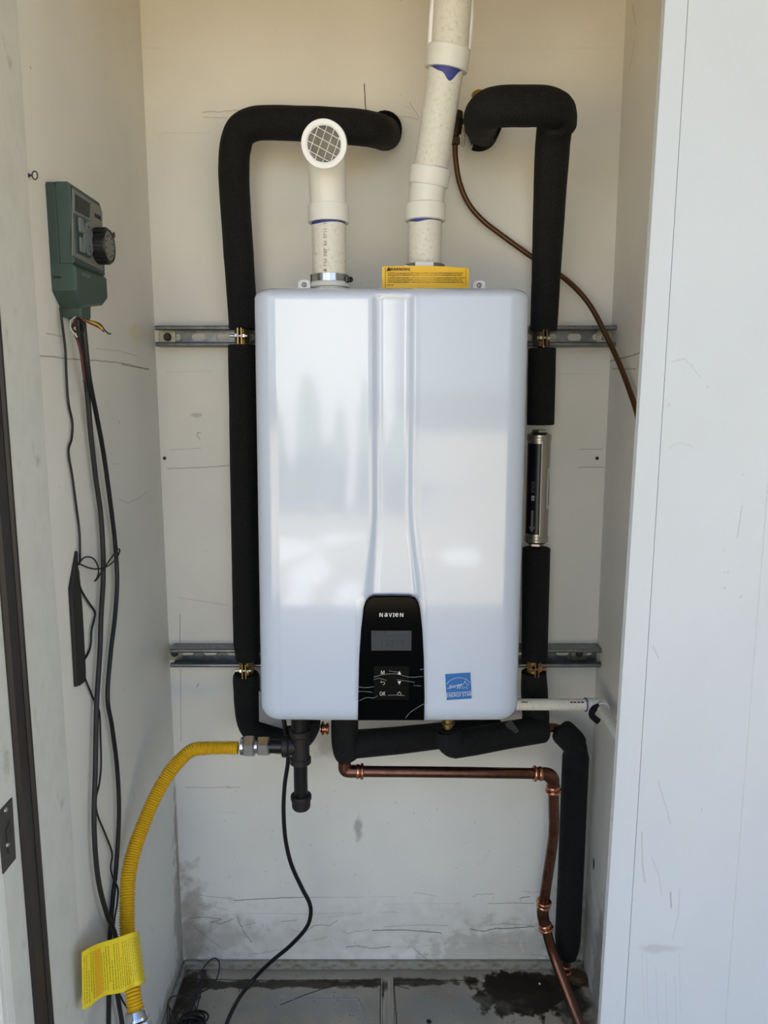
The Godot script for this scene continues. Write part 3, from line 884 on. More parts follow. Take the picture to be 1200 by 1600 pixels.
	# bushes added along that wall, their gaps streak the heater reflection
	var green := std("bush_green", Color(0.36, 0.42, 0.28), 0.9)
	var nz := FastNoiseLite.new()
	nz.seed = 8
	nz.frequency = 2.2
	var spots := [[-1.62, 0.20, 1.35], [-1.08, 0.17, 1.60], [-0.64, 0.11, 1.25], [-0.26, 0.13, 1.5], [0.22, 0.18, 1.15]]
	for k in spots.size():
		b = MB.new()
		var rows := []
		for i in 17:
			var row := []
			var la := -PI / 2 + PI * i / 16.0
			for j in 25:
				var a := TAU * j / 24.0
				var d2 := Vector3(cos(la) * cos(a), sin(la), cos(la) * sin(a))
				var q := 1.0 + 0.4 * nz.get_noise_3dv(d2 * 1.2 + Vector3(k * 3.0, 0, 0))
				row.append(Vector3(spots[k][0], -0.12 + spots[k][2] / 2.0, 6.4) + d2 * q * Vector3(spots[k][1], spots[k][2] / 2.0, spots[k][1]))
			rows.append(row)
		for i in 16:
			for j in 24:
				var c := Vector3(spots[k][0], -0.12 + spots[k][2] / 2.0, 6.4)
				b.quadn(rows[i][j], rows[i][j + 1], rows[i + 1][j + 1], rows[i + 1][j], (rows[i][j] - c).normalized(), (rows[i][j + 1] - c).normalized(), (rows[i + 1][j + 1] - c).normalized(), (rows[i + 1][j] - c).normalized())
		solo("bush", b, green, ["broad green bush added at the left end of the reflected white wall", "tallest green bush added along the reflected white wall", "narrowest green bush added in the middle of the reflected white wall", "slim tall green bush added right of the middle of the reflected white wall", "lowest green bush added at the right end of the reflected white wall"][k], "bush", "unseen bushes added for the heater reflection")


# ---------------------------------------------------------------- the water heater
const HX1 := 0.2368
const HY0 := 0.7622
const HY1 := 1.5055

func heater_left(y: float) -> float:
	return lerpf(-0.2184, -0.2117, (y - HY0) / (HY1 - HY0))


func cover_depth(x: float, y: float) -> float:   # how far the cover's face lies behind its frontmost plane
	var xl := heater_left(y)
	var ax := clampf(1.0 - minf(x - xl, HX1 - x) / 0.034, 0.0, 1.0)
	var ay := clampf(1.0 - (y - HY0) / 0.030, 0.0, 1.0) if y < 1.1 else clampf(1.0 - (HY1 - y) / 0.017, 0.0, 1.0)
	var t := minf(sqrt(ax * ax + ay * ay), 0.999)
	var drop := 0.024 * (1.0 - sqrt(1.0 - t * t))
	# gentle bow of the whole face
	var u := (x - 0.0125) / 0.225
	drop += 0.0025 * u * u
	# crease at the left panel's edge
	drop += 0.0008 * smoothstep(-0.179, -0.181, x) * (1.0 - ay)
	# channel between the panels, flaring towards the control panel
	var fl := smoothstep(1.16, 0.95, y)
	var l0 := -0.024 - 0.014 * fl
	var l1 := -0.009 - 0.011 * fl
	var r0 := 0.036 + 0.016 * fl
	var r1 := 0.050 + 0.018 * fl
	var rowtop := smoothstep(1.497, 1.486, y)
	var left_in := smoothstep(l0, l1, x)
	var right_in := smoothstep(r1, r0, x)
	drop += 0.0055 * left_in * right_in * lerpf(0.35, 1.0, rowtop)
	var mid := (r0 + r1) * 0.5 + 0.008
	drop -= 0.0016 * exp(-pow((x - mid) / 0.004, 2.0)) * rowtop
	drop += 0.0010 * exp(-pow((x - l1 - 0.002) / 0.004, 2.0)) * rowtop
	return drop


func cover_point(x: float, y: float) -> Vector3:
	return Vector3(x, y, -1.27 - cover_depth(x, y))


func water_heater() -> void:
	var h := thing("water_heater", "white wall-hung tankless water heater with black control panel", "water heater")
	var ys := []
	for i in 13:
		ys.append(HY0 + 0.030 * (1.0 - cos(PI / 2.0 * i / 12.0)))
	for i in range(1, 110):
		ys.append(lerpf(HY0 + 0.030, HY1 - 0.017, i / 110.0))
	for i in 11:
		ys.append(HY1 - 0.017 * (1.0 - cos(PI / 2.0 * (10 - i) / 10.0)))
	var rows := []
	for y in ys:
		var ay := clampf(1.0 - (y - HY0) / 0.030, 0.0, 1.0) if y < 1.1 else clampf(1.0 - (HY1 - y) / 0.017, 0.0, 1.0)
		var pull := 0.034 * (1.0 - sqrt(maxf(0.0, 1.0 - ay * ay)))
		var a := heater_left(y) + pull
		var e := HX1 - pull
		var row := []
		for i in 12:
			row.append(cover_point(a + 0.034 * (1.0 - cos(PI / 2.0 * i / 12.0)), y))
		for i in 131:
			row.append(cover_point(lerpf(a + 0.034, e - 0.034, i / 130.0), y))
		for i in 12:
			row.append(cover_point(e - 0.034 * (1.0 - cos(PI / 2.0 * (11 - i) / 12.0)), y))
		rows.append(row)
	var b := MB.new()
	b.grid(rows, Vector3(0, 0, 1))
	# the rim runs straight back from the outline
	var rim := []
	for i in rows.size():
		rim.append(rows[i][0])
	for j in range(1, rows[0].size()):
		rim.append(rows[-1][j])
	for i in range(rows.size() - 2, -1, -1):
		rim.append(rows[i][-1])
	for j in range(rows[0].size() - 2, 0, -1):
		rim.append(rows[0][j])
	var mid := Vector3(0.012, 1.13, 0)
	for i in rim.size():
		var p: Vector3 = rim[i]
		var q: Vector3 = rim[(i + 1) % rim.size()]
		var e := q - p
		e.z = 0
		var nn := Vector3(-e.y, e.x, 0).normalized()
		if nn.dot(p - mid) < 0.0:
			nn = -nn
		b.quad(p, q, Vector3(q.x, q.y, -1.46), Vector3(p.x, p.y, -1.46), nn)
	part("front_cover", b, M.heater_white, h)
	b = MB.new()
	b.box(Vector3(0.011, 1.135, -1.505), Vector3(0.42, 0.72, 0.138), 0.006)
	part("back_case", b, M.case_shade_grey, h)
	b = MB.new()
	b.prism([Vector2(-0.2492, 0.7492), Vector2(-0.2502, 0.6858), Vector2(-0.2285, 0.679), Vector2(-0.2005, 0.6701), Vector2(-0.1963, 0.7492)], Transform3D(Basis(), Vector3(0, 0, -1.46)), 0.008, 0.001)
	part("lower_bracket", b, M.case_shade_grey, h)
	# screw tabs peeping over the top edge
	for q in [Vector3(-0.1405, 1.5248, -1.4), Vector3(0.1676, 1.5237, -1.4)]:
		b = MB.new()
		var fr := Transform3D(Basis(), q)
		var o := []
		for k in 9:
			var a := PI * k / 8.0
			o.append(Vector2(0.0085 * cos(a) + 0.0025 * signf(cos(a)), 0.0075 * sin(a) * 0.9 + 0.002))
		o.append(Vector2(-0.011, -0.035))
		o.append(Vector2(0.011, -0.035))
		b.prism(o, fr, 0.0025, 0.0008)
		var tab := part("mounting_tab", b, M.pvc_white, h)
		b = MB.new()
		b.lathe([Vector2(0, 0.003), Vector2(0.0025, 0.0028), Vector2(0.0042, 0.0018), Vector2(0.0046, 0)], q + Vector3(0, 0, 0.0024), Vector3(0, 0, 1), 20)
		var sc := part("screw", b, M.steel_brushed, tab)
		b = MB.new()
		b.box(q + Vector3(0, 0, 0.0053), Vector3(0.0011, 0.0055, 0.0006), 0.0001, Basis(Vector3(0, 0, 1), 0.5))
		b.box(q + Vector3(0, 0, 0.0053), Vector3(0.0055, 0.0011, 0.0006), 0.0001, Basis(Vector3(0, 0, 1), 0.5))
		part("screw_slot", b, M.dial_black, tab)
	# control panel
	b = MB.new()
	var fr := Transform3D(Basis(), Vector3(0, 0, -1.297))
	b.prism([Vector2(-0.0456, 0.7727), Vector2(-0.0448, 0.816), Vector2(-0.0428, 0.8854), Vector2(-0.0393, 0.9367), Vector2(-0.0348, 0.9761), Vector2(-0.0315, 0.9862), Vector2(-0.026, 0.9929), Vector2(-0.0184, 0.9963), Vector2(0.013, 0.9969), Vector2(0.0444, 0.9963), Vector2(0.0531, 0.9929), Vector2(0.0575, 0.9862), Vector2(0.0608, 0.9761), Vector2(0.0655, 0.9367), Vector2(0.0686, 0.8854), Vector2(0.0703, 0.816), Vector2(0.0701, 0.7727)], fr, 0.0335, 0.0022)
	var cp := part("control_panel", b, M.panel_black, h, "glossy black control panel")
	var zf := -1.2635
	var ident := Basis()
	# maker's name in unicase letters
	var lw := [["N", 597.0, 1.0], ["a", 604.6, 1.27], ["V", 611.6, 1.0], ["I", 616.9, 1.0], ["e", 622.0, 1.27], ["N", 629.0, 1.0]]
	var nx := [-0.0049, 0.0035, 0.0109, 0.0165, 0.0218, 0.0298]
	for k in 6:
		var s: float = lw[k][2]
		lettering(lw[k][0], 0.0067 * s, Vector3(nx[k], 0.9635 + (0.0 if s == 1.0 else 0.0010), zf), ident, M.print_white, cp, true, "logo_letter", 1.0)
	# display
	b = MB.new()
	b.box(Vector3(0.0126, 0.9182, -1.263) + Vector3(0, 0, -0.0002), Vector3(0.069, 0.0345 * 1.03, 0.0012), 0.0004)
	var ds := part("display", b, M.lcd, cp, "dim grey display reading 132 degrees F")
	lettering("132°F", 0.0098, Vector3(0.0142, 0.9136, -1.263) + Vector3(0, 0, 0.0004), ident, M.lcd_dark, ds, false, "digits", 1.1, true)
	b = MB.new()
	b.box(Vector3(0.0126, 0.9273, -1.263) + Vector3(0, 0, 0.0004), Vector3(0.062, 0.0004, 0.0003), 0.0001)
	b.box(Vector3(-0.0169, 0.933, -1.263) + Vector3(0, 0, 0.0004), Vector3(0.005, 0.0026, 0.0003), 0.0001)
	b.box(Vector3(0.0011, 0.933, -1.263) + Vector3(0, 0, 0.0004), Vector3(0.0034, 0.0030, 0.0003), 0.0001)
	part("display_icons", b, M.lcd_dark, ds)
	# button pad
	b = MB.new()
	var pad := []
	for k in 24:
		var a := TAU * k / 24.0
		pad.append(Vector2(0.0275 * signf(cos(a)) + 0.003 * cos(a), 0.0275 * signf(sin(a)) + 0.003 * sin(a)))
	b.prism(pad, Transform3D(ident, Vector3(0.0127, 0.8424, -1.263) + Vector3(0, 0, -0.0006)), 0.0012, 0.0004)
	var bp := part("button_pad", b, M.button_black, cp)
	lettering("M", 0.0062, Vector3(-0.0022, 0.8613, -1.262), ident, M.print_white, bp, false, "button_print")
	lettering("OK", 0.0064, Vector3(-0.0028, 0.823, -1.262), ident, M.print_white, bp, false, "button_print", 0.85)
	var tr := 0.0030
	for k in [[Vector3(0.0264, 0.8613, -1.262), 1.0], [Vector3(0.0265, 0.8428, -1.262), -1.0]]:
		b = MB.new()
		b.prism([Vector2(-tr, -tr * k[1]), Vector2(tr, -tr * k[1]), Vector2(0, tr * k[1])], Transform3D(ident, k[0]), 0.0004)
		part("button_print", b, M.print_white, bp)
	b = MB.new()
	var c0: Vector3 = Vector3(-0.0022, 0.8422, -1.262)
	b.tube(fillet([c0 + Vector3(-0.0035, 0.0022, 0), c0 + Vector3(0.0034, 0.0022, 0), c0 + Vector3(0.0034, -0.0026, 0), c0 + Vector3(0.0, -0.0026, 0)], 0.002, 4), 0.00035, 6)
	b.tube([c0 + Vector3(-0.0020, 0.0040, 0), c0 + Vector3(-0.0037, 0.0022, 0), c0 + Vector3(-0.0020, 0.0004, 0)], 0.00035, 6)
	part("button_print", b, M.print_white, bp)
	b = MB.new()
	c0 = Vector3(0.0265, 0.823, -1.262)
	var arc := []
	for k in 15:
		var a := deg_to_rad(125.0 + 290.0 * k / 14.0)
		arc.append(c0 + Vector3(0.0030 * cos(a), 0.0030 * sin(a), 0))
	b.tube(arc, 0.00033, 6)
	b.tube([c0 + Vector3(0, 0.0010, 0), c0 + Vector3(0, 0.0042, 0)], 0.00033, 6)
	part("button_print", b, M.print_white, bp)
	# creases of clear film over the buttons, their glints put into pale grey
	for q in [[Vector3(-0.0442, 0.8357, -1.2622), Vector3(-0.0331, 0.834, -1.2622), Vector3(-0.0177, 0.8357, -1.2622)], [Vector3(-0.0442, 0.827, -1.2622), Vector3(-0.031, 0.827, -1.2622), Vector3(-0.0199, 0.8253, -1.2622)], [Vector3(-0.0432, 0.8101, -1.2622), Vector3(-0.0299, 0.816, -1.2622), Vector3(-0.0177, 0.8154, -1.2622), Vector3(-0.0111, 0.8195, -1.2622)], [Vector3(-0.0176, 0.8535, -1.2612), Vector3(0, 0.8581, -1.2612), Vector3(0.0198, 0.8593, -1.2612), Vector3(0.0441, 0.8535, -1.2612), Vector3(0.0672, 0.8543, -1.2622)], [Vector3(0.0088, 0.865, -1.2612), Vector3(0.0165, 0.8633, -1.2612), Vector3(0.0242, 0.8627, -1.2612)], [Vector3(0.022, 0.8489, -1.2612), Vector3(0.0375, 0.8466, -1.2612), Vector3(0.053, 0.8438, -1.2622)], [Vector3(0.0066, 0.8204, -1.2612), Vector3(0.0199, 0.821, -1.2612), Vector3(0.0354, 0.8199, -1.2612)], [Vector3(0.0378, 0.7785, -1.2622), Vector3(0.0444, 0.7879, -1.2622), Vector3(0.0555, 0.7961, -1.2622), Vector3(0.0687, 0.8043, -1.2622)], [Vector3(-0.0176, 0.8489, -1.2612), Vector3(-0.0088, 0.8512, -1.2612), Vector3(0.0044, 0.8477, -1.2612)], [Vector3(0.0508, 0.8381, -1.2622), Vector3(0.0641, 0.8369, -1.2622)], [Vector3(0.0616, 0.8664, -1.2622), Vector3(0.0693, 0.8681, -1.2622)]]:
		part("film_crease", tube_of(spline(q, 5), 0.00045, 6), M.film_crease, h)
	# loose film edges beside the panel
	for sd in [[[Vector2(-0.0479, 0.9862), Vector2(-0.0348, 0.9974), Vector2(-0.0316, 0.9862), Vector2(-0.0383, 0.9354), Vector2(-0.043, 0.884), Vector2(-0.0456, 0.8085), Vector2(-0.0517, 0.8085), Vector2(-0.0489, 0.9069), Vector2(-0.0492, 0.9468)]], [[Vector2(0.0598, 0.993), Vector2(0.0696, 0.9862), Vector2(0.0712, 0.9354), Vector2(0.0749, 0.884), Vector2(0.0756, 0.8027), Vector2(0.0706, 0.8027), Vector2(0.0688, 0.884), Vector2(0.0657, 0.9354)]]]:
		b = MB.new()
		b.prism(sd[0], Transform3D(ident, Vector3(0, 0, -1.2674)), 0.0008, 0.0002)
		part("film_edge", b, M.film, h)
	# energy sticker
	var st := Vector3(0.1293, 0.8335, -1.262)
	var srot := Basis(Vector3(0, 0, 1), deg_to_rad(4.0))
	var sw: float = 0.0438
	var sh: float = 0.0466 * 1.02
	st.z = -1.2704
	b = MB.new()
	b.box(st + Vector3(0, 0, 0.0006), Vector3(sw + 0.0012, sh + 0.0012, 0.0006), 0.0001, srot)
	var sk := part("energy_sticker", b, M.print_white, h, "square blue sticker with white arc and star")
	b = MB.new()
	b.box(st + Vector3(0, 0, 0.0009), Vector3(sw, sh, 0.0006), 0.0001, srot)
	part("blue_field", b, M.sticker_blue, sk)
	var fs := Transform3D(srot, st + Vector3(0, 0, 0.0012))
	var strokes := MB.new()
	var ar := []
	for k in 25:
		var a := deg_to_rad(lerpf(149.0, 31.0, k / 24.0))
		ar.append(fs * Vector3(0.0232 * cos(a), 0.0233 * sin(a) * 0.9 - 0.0052, 0))
	strokes.tube(ar, 0.00038, 6)
	strokes.tube([fs * Vector3(-sw / 2 + 0.0002, -0.0108, 0), fs * Vector3(sw / 2 - 0.0002, -0.0108, 0)], 0.0004, 6)
	var star := []
	for k in 11:
		var a := deg_to_rad(90.0 + 36.0 * k - 4.0)
		var r := 0.0078 if k % 2 == 0 else 0.0034
		star.append(fs * Vector3(0.0112 + r * cos(a), 0.0012 + r * sin(a), 0))
	strokes.tube(star, 0.00036, 6)
	# joined-up handwriting «energy»
	var pen := [Vector2(-19.5, -1.6), Vector2(-16.5, -1.4), Vector2(-13.4, 1.2), Vector2(-13.6, 3.2), Vector2(-15.0, 2.6), Vector2(-15.8, 0.0), Vector2(-15.0, -2.0), Vector2(-13.2, -1.2), Vector2(-11.4, 1.6), Vector2(-11.2, 0.2), Vector2(-11.6, -1.4), Vector2(-10.2, 1.0), Vector2(-9.0, 1.8), Vector2(-8.8, 0.2), Vector2(-8.4, -1.0), Vector2(-6.8, 0.6), Vector2(-5.8, 2.4), Vector2(-6.6, 2.8), Vector2(-7.2, 1.0), Vector2(-6.2, -0.6), Vector2(-4.6, 0.8), Vector2(-3.6, 2.6), Vector2(-3.2, 1.6), Vector2(-2.0, 2.6), Vector2(-0.4, 3.2), Vector2(-1.8, 2.8), Vector2(-2.2, 0.8), Vector2(-0.8, 1.2), Vector2(0.2, 3.4), Vector2(-0.6, -0.4), Vector2(-2.2, -3.0), Vector2(-2.4, -1.8), Vector2(1.0, 1.4), Vector2(2.0, 3.6), Vector2(2.2, 1.6), Vector2(3.4, 2.0), Vector2(4.6, 4.2), Vector2(3.4, 0.4), Vector2(1.6, -3.0), Vector2(1.2, -1.8), Vector2(4.0, 0.8), Vector2(6.4, 3.8)]
	var ps := []
	for q in pen:
		ps.append(fs * Vector3(q.x * 0.00100, q.y * 0.00118 - 0.0004, 0))
	strokes.tube(spline(ps, 5), 0.00034, 6)
	part("sticker_drawing", strokes, M.print_white, sk)
	lettering("ENERGY STAR", 0.0060, fs * Vector3(0, -0.0157, 0.0001), srot, M.print_white, sk, false, "lettering", 0.86)


func warning_label() -> void:
	var t := thing("warning_label", "yellow printed warning placard standing behind the heater's top edge", "label")
	var rows := []
	for i in 2:
		var row := []
		for j in 25:
			var u := j / 24.0
			var x := lerpf(-0.0033, 0.1444, u)
			var top := lerpf(1.5487, 1.5466, u) + 0.0018 * (1.0 - pow(2.0 * u - 0.9, 2.0))
			row.append(Vector3(x, top if i == 1 else 1.49, -1.35 - 0.006 * pow(2.0 * u - 1.0, 2.0)))
		rows.append(row)
	var b := MB.new()
	b.grid(rows, Vector3(0, 0, 1))
	var back := []
	for r in rows:
		var q := []
		for p in r:
			q.append(p + Vector3(0, 0, -0.0008))
		back.append(q)
	b.grid(back, Vector3(0, 0, -1))
	b.grid([rows[1], back[1]], Vector3(0, 1, 0))
	part("placard", b, M.yellow_label, t)
	var z0 := -1.3492
	b = MB.new()
	b.tube([Vector3(0.0022, 1.5466, -1.35) + Vector3(0, 0, -0.0045), Vector3(0.0022, 1.5109, -1.35) + Vector3(0, 0, -0.0045)], 0.0003, 5)
	part("border_line", b, M.print_black, t)
	b = MB.new()
	b.tube([Vector3(0.1394, 1.5455, -1.35) + Vector3(0, 0, -0.0050), Vector3(0.1398, 1.5172, -1.35) + Vector3(0, 0, -0.0050)], 0.0003, 5)
	part("border_line", b, M.print_black, t)
	b = MB.new()
	b.prism([Vector2(-0.0034, -0.0026), Vector2(0.0034, -0.0026), Vector2(0, 0.0034)], Transform3D(Basis(), Vector3(0.0076, 1.544, -1.35) + Vector3(0, 0, -0.002)), 0.0026)
	part("warning_triangle", b, M.print_black, t)
	lettering("WARNING", 0.0042, Vector3(0.0266, 1.5438, -1.35) + Vector3(0, 0, -0.0002), Basis(), M.print_black, t, true, "heading", 1.25)
	var lines := ["ALWAYS cut the pipe at a 90° angle and debur the end of the vent pipe (use primer", "then ground) to eliminate the end of the vent pipe before inserting into the collar.", "ALWAYS insert vent pipe 2 inch to fit carefully into the appliance exhaust collar until the", "pipe end reaches the bottom of the socket. If the vent pipe is not fully inserted, the", "vent installation detector switch may not detect its presence and the appliance may", "not operate."]
	for k in 6:
		var y: float = [1.5376, 1.5342, 1.5298, 1.5263, 1.5229, 1.5187][k]
		var wide: float = [0.128, 0.126, 0.131, 0.126, 0.129, 0.018][k]
		var o := lettering(lines[k], 0.0021, Vector3(0.0065 + wide / 2.0, y, z0 + 0.0002 - 0.001), Basis(), M.print_black, t, false, "text_line")
		var now: float = o.mesh.get_aabb().size.x
		o.scale.x = wide / maxf(now, 0.001)
		o.position.z = -1.3502 if k < 5 else -1.3535


# ---------------------------------------------------------------- pipework
func hex_nut(b: MB, at: Vector3, axis: Vector3, r: float, h: float, turn := 0.0) -> void:   # chamfered hexagon from «at» along the axis
	b.lathe([Vector2(0, 0), Vector2(r * 0.88, 0), Vector2(r, h * 0.14), Vector2(r, h * 0.86), Vector2(r * 0.88, h), Vector2(0, h)], at, axis, 6, true, turn)


func ring(b: MB, at: Vector3, axis: Vector3, r0: float, r1: float, h: float) -> void:   # a bead round a pipe
	var prof := []
	for k in 9:
		var a := PI * k / 8.0
		prof.append(Vector2(r0 + (r1 - r0) * sin(a), h * (0.5 - 0.5 * cos(a))))
	b.lathe(prof, at, axis, 24)


func sleeve(b: MB, p: Array, r: Variant, hole := 0.011, sides := 20) -> void:   # foam tube with blunt rounded ends
	b.tube(p, r, sides, false)
	for e in [0, 1]:
		var a: Vector3 = p[0] if e == 0 else p[-1]
		var d: Vector3 = ((p[0] - p[1]) if e == 0 else (p[-1] - p[-2])).normalized()
		var rr: float = (r[0] if e == 0 else r[-1]) if r is Array else r
		b.lathe([Vector2(rr, -0.0005), Vector2(rr - 0.0012, 0.0010), Vector2(hole, 0.0014), Vector2(hole - 0.001, -0.006)], a, d, sides)


func lumpy(p: Array, r: Array, amp: float, seed_: int) -> Array:   # slight unevenness of hand-fitted foam
	var f := FastNoiseLite.new()
	f.seed = seed_
	f.frequency = 1.0
	var out := []
	var run := 0.0
	for i in p.size():
		if i > 0:
			run += (p[i] - p[i - 1]).length()
		out.append(r[i] + amp * f.get_noise_1d(run * 14.0))
	return out


func struts() -> void:
	# cross-section of the C channel, open towards the viewer: (height, out from the wall)
	for lv in 2:
		var yc: float = 1.4490 if lv == 0 else 0.7724
		var t := thing("strut_channel", "galvanised slotted strut channel on the back wall, %s" % ["behind the upper pipe clamps" if lv == 0 else "behind the lower pipe clamps"], "strut", Vector3.ZERO, 0.0, "strut channels on the back wall")
		var x0 := -0.460
		var x1 := 0.4665
		var w := -1.6198
		var hh := 0.0207
		var th := 0.0026
		var b := MB.new()
		for s in [-1.0, 1.0]:
			# flange, rolled front edge, inward lip
			b.box(Vector3((x0 + x1) / 2, yc + s * (hh - th / 2), w + 0.0195), Vector3(x1 - x0, th, 0.039), 0.0006)
			var lip := []
			for k in 7:
				var a := PI * k / 6.0
				lip.append(Vector2(0.0045 * cos(a), 0.0045 * sin(a)))
			lip.append(Vector2(-0.0045, -0.006))
			lip.append(Vector2(-0.0020, -0.006))
			lip.append(Vector2(-0.0020, 0.0))
			lip.append(Vector2(0.0020, 0.0))
			lip.append(Vector2(0.0045, -0.001))
			b.prism(lip, Transform3D(Basis(Vector3(0, s, 0), Vector3(0, 0, 1), Vector3(1, 0, 0)), Vector3(x0, yc + s * (hh - 0.0045), w + 0.0370)), x1 - x0, 0.0)
		part("channel", b, M.galvanised, t)
		# back plate with its row of slots
		b = MB.new()
		var slots := []
		for k in 8:
			slots.append(-0.4327 + 0.0508 * k)
		for k in 8:
			slots.append(0.443 - 0.0508 * (7 - k))
		var edge := x0
		var z := w + 0.003
		for k in slots.size():
			var xa := edge
			var xb: float = x1 if k == slots.size() - 1 else (slots[k] + slots[k + 1]) / 2.0
			edge = xb
			var c := Vector2(slots[k], yc)
			var inner := []
			var outer := []
			for j in 32:
				var a := TAU * (j + 0.5) / 32.0
				var o := Vector2(cos(a), sin(a))
				inner.append(c + Vector2(0.0075 * signf(o.x), 0) + o * 0.0070)
				var sx := (xb - c.x) if o.x > 0 else (c.x - xa)
				var q := minf(sx / maxf(absf(o.x), 1e-5), (hh - 0.002) / maxf(absf(o.y), 1e-5))
				outer.append(c + o * q)
			# snap the outline to the rectangle's corners
			for cx in [xa, xb]:
				for cy in [yc - hh + 0.002, yc + hh - 0.002]:
					var best := 0
					for j in 32:
						if outer[j].distance_to(Vector2(cx, cy)) < outer[best].distance_to(Vector2(cx, cy)):
							best = j
					outer[best] = Vector2(cx, cy)
			for j in 32:
				var n := (j + 1) % 32
				b.quad(Vector3(inner[j].x, inner[j].y, z), Vector3(inner[n].x, inner[n].y, z), Vector3(outer[n].x, outer[n].y, z), Vector3(outer[j].x, outer[j].y, z), Vector3(0, 0, 1))
				var nv: Vector2 = (c - inner[j])
				b.quad(Vector3(inner[j].x, inner[j].y, z), Vector3(inner[n].x, inner[n].y, z), Vector3(inner[n].x, inner[n].y, w), Vector3(inner[j].x, inner[j].y, w), Vector3(nv.x, nv.y, 0).normalized())
		part("slotted_back", b, M.galvanised, t)
		# washers and bolts
		for q in ([Vector3(-0.4445, 1.4518, -1.613), Vector3(0.4527, 1.4448, -1.613)] if lv == 0 else [Vector3(-0.4588, 0.7631, -1.613), Vector3(0.428, 0.7602, -1.613)]):
			var sq := []
			for k in 24:
				var a := TAU * k / 24.0
				sq.append(Vector2(0.010 * signf(cos(a)) + 0.0065 * cos(a), 0.010 * signf(sin(a)) + 0.0065 * sin(a)))
			b = MB.new()
			b.prism(sq, Transform3D(Basis(), Vector3(q.x, yc, w + 0.0032)), 0.0025, 0.0006)
			var wa := part("washer", b, M.zinc_washer, t)
			b = MB.new()
			b.lathe([Vector2(0.0085, 0), Vector2(0.0085, 0.0012), Vector2(0, 0.0012)], Vector3(q.x, yc, w + 0.0057), Vector3(0, 0, 1), 20)
			hex_nut(b, Vector3(q.x, yc, w + 0.0065), Vector3(0, 0, 1), 0.0066, 0.005, 0.3)
			part("bolt_head", b, M.steel_dark if lv == 1 or q.x < 0 else M.steel, wa)


func pipe_clamp(c: Vector3, label: String, nut_side: float, m: Material, bolt: Material) -> void:   # strut clamp round a vertical pipe: two halves with ears, bolt through the ears
	var t := thing("pipe_clamp", label, "pipe clamp", Vector3.ZERO, 0.0, "strut clamps on the insulated pipes")
	for s in [-1.0, 1.0]:
		var o := []
		var i_ := []
		for k in 13:
			var a := deg_to_rad(lerpf(-78.0, 78.0, k / 12.0))
			o.append(Vector2(s * 0.0150 * cos(a), 0.0150 * sin(a)))
			i_.append(Vector2(s * 0.0128 * cos(a), 0.0128 * sin(a)))
		o.append(Vector2(s * 0.0045, 0.029))
		i_.append(Vector2(s * 0.0024, 0.029))
		i_.reverse()
		var b := MB.new()
		b.prism(o + i_, Transform3D(Basis(Vector3(1, 0, 0), Vector3(0, 0, 1), Vector3(0, 1, 0)), c + Vector3(0, -0.0155, 0)), 0.031, 0.0005)
		# foot hooked into the strut
		b.box(c + Vector3(s * 0.010, 0, -0.0235), Vector3(0.003, 0.028, 0.024), 0.0006)
		part("clamp_half", b, m, t)
	var b2 := MB.new()
	var at := c + Vector3(0, 0, 0.0225)
	b2.tube([at + Vector3(-nut_side * 0.014, 0, 0), at + Vector3(nut_side * 0.020, 0, 0)], 0.0030, 12)
	hex_nut(b2, at + Vector3(-nut_side * 0.005, 0, 0), Vector3(-nut_side, 0, 0), 0.0055, 0.005)
	part("bolt", b2, bolt, t)
	b2 = MB.new()
	hex_nut(b2, at + Vector3(nut_side * 0.0048, 0, 0), Vector3(nut_side, 0, 0), 0.0058, 0.0055, 0.2)
	part("nut", b2, bolt, t)
	b2 = MB.new()
	b2.lathe([Vector2(0.0127, -0.012), Vector2(0.0127, 0.012), Vector2(0.0112, 0.012), Vector2(0.0112, -0.012), Vector2(0.0127, -0.012)], c, Vector3(0, 1, 0), 20)
	part("cushion", b2, M.bronze_dark, t)


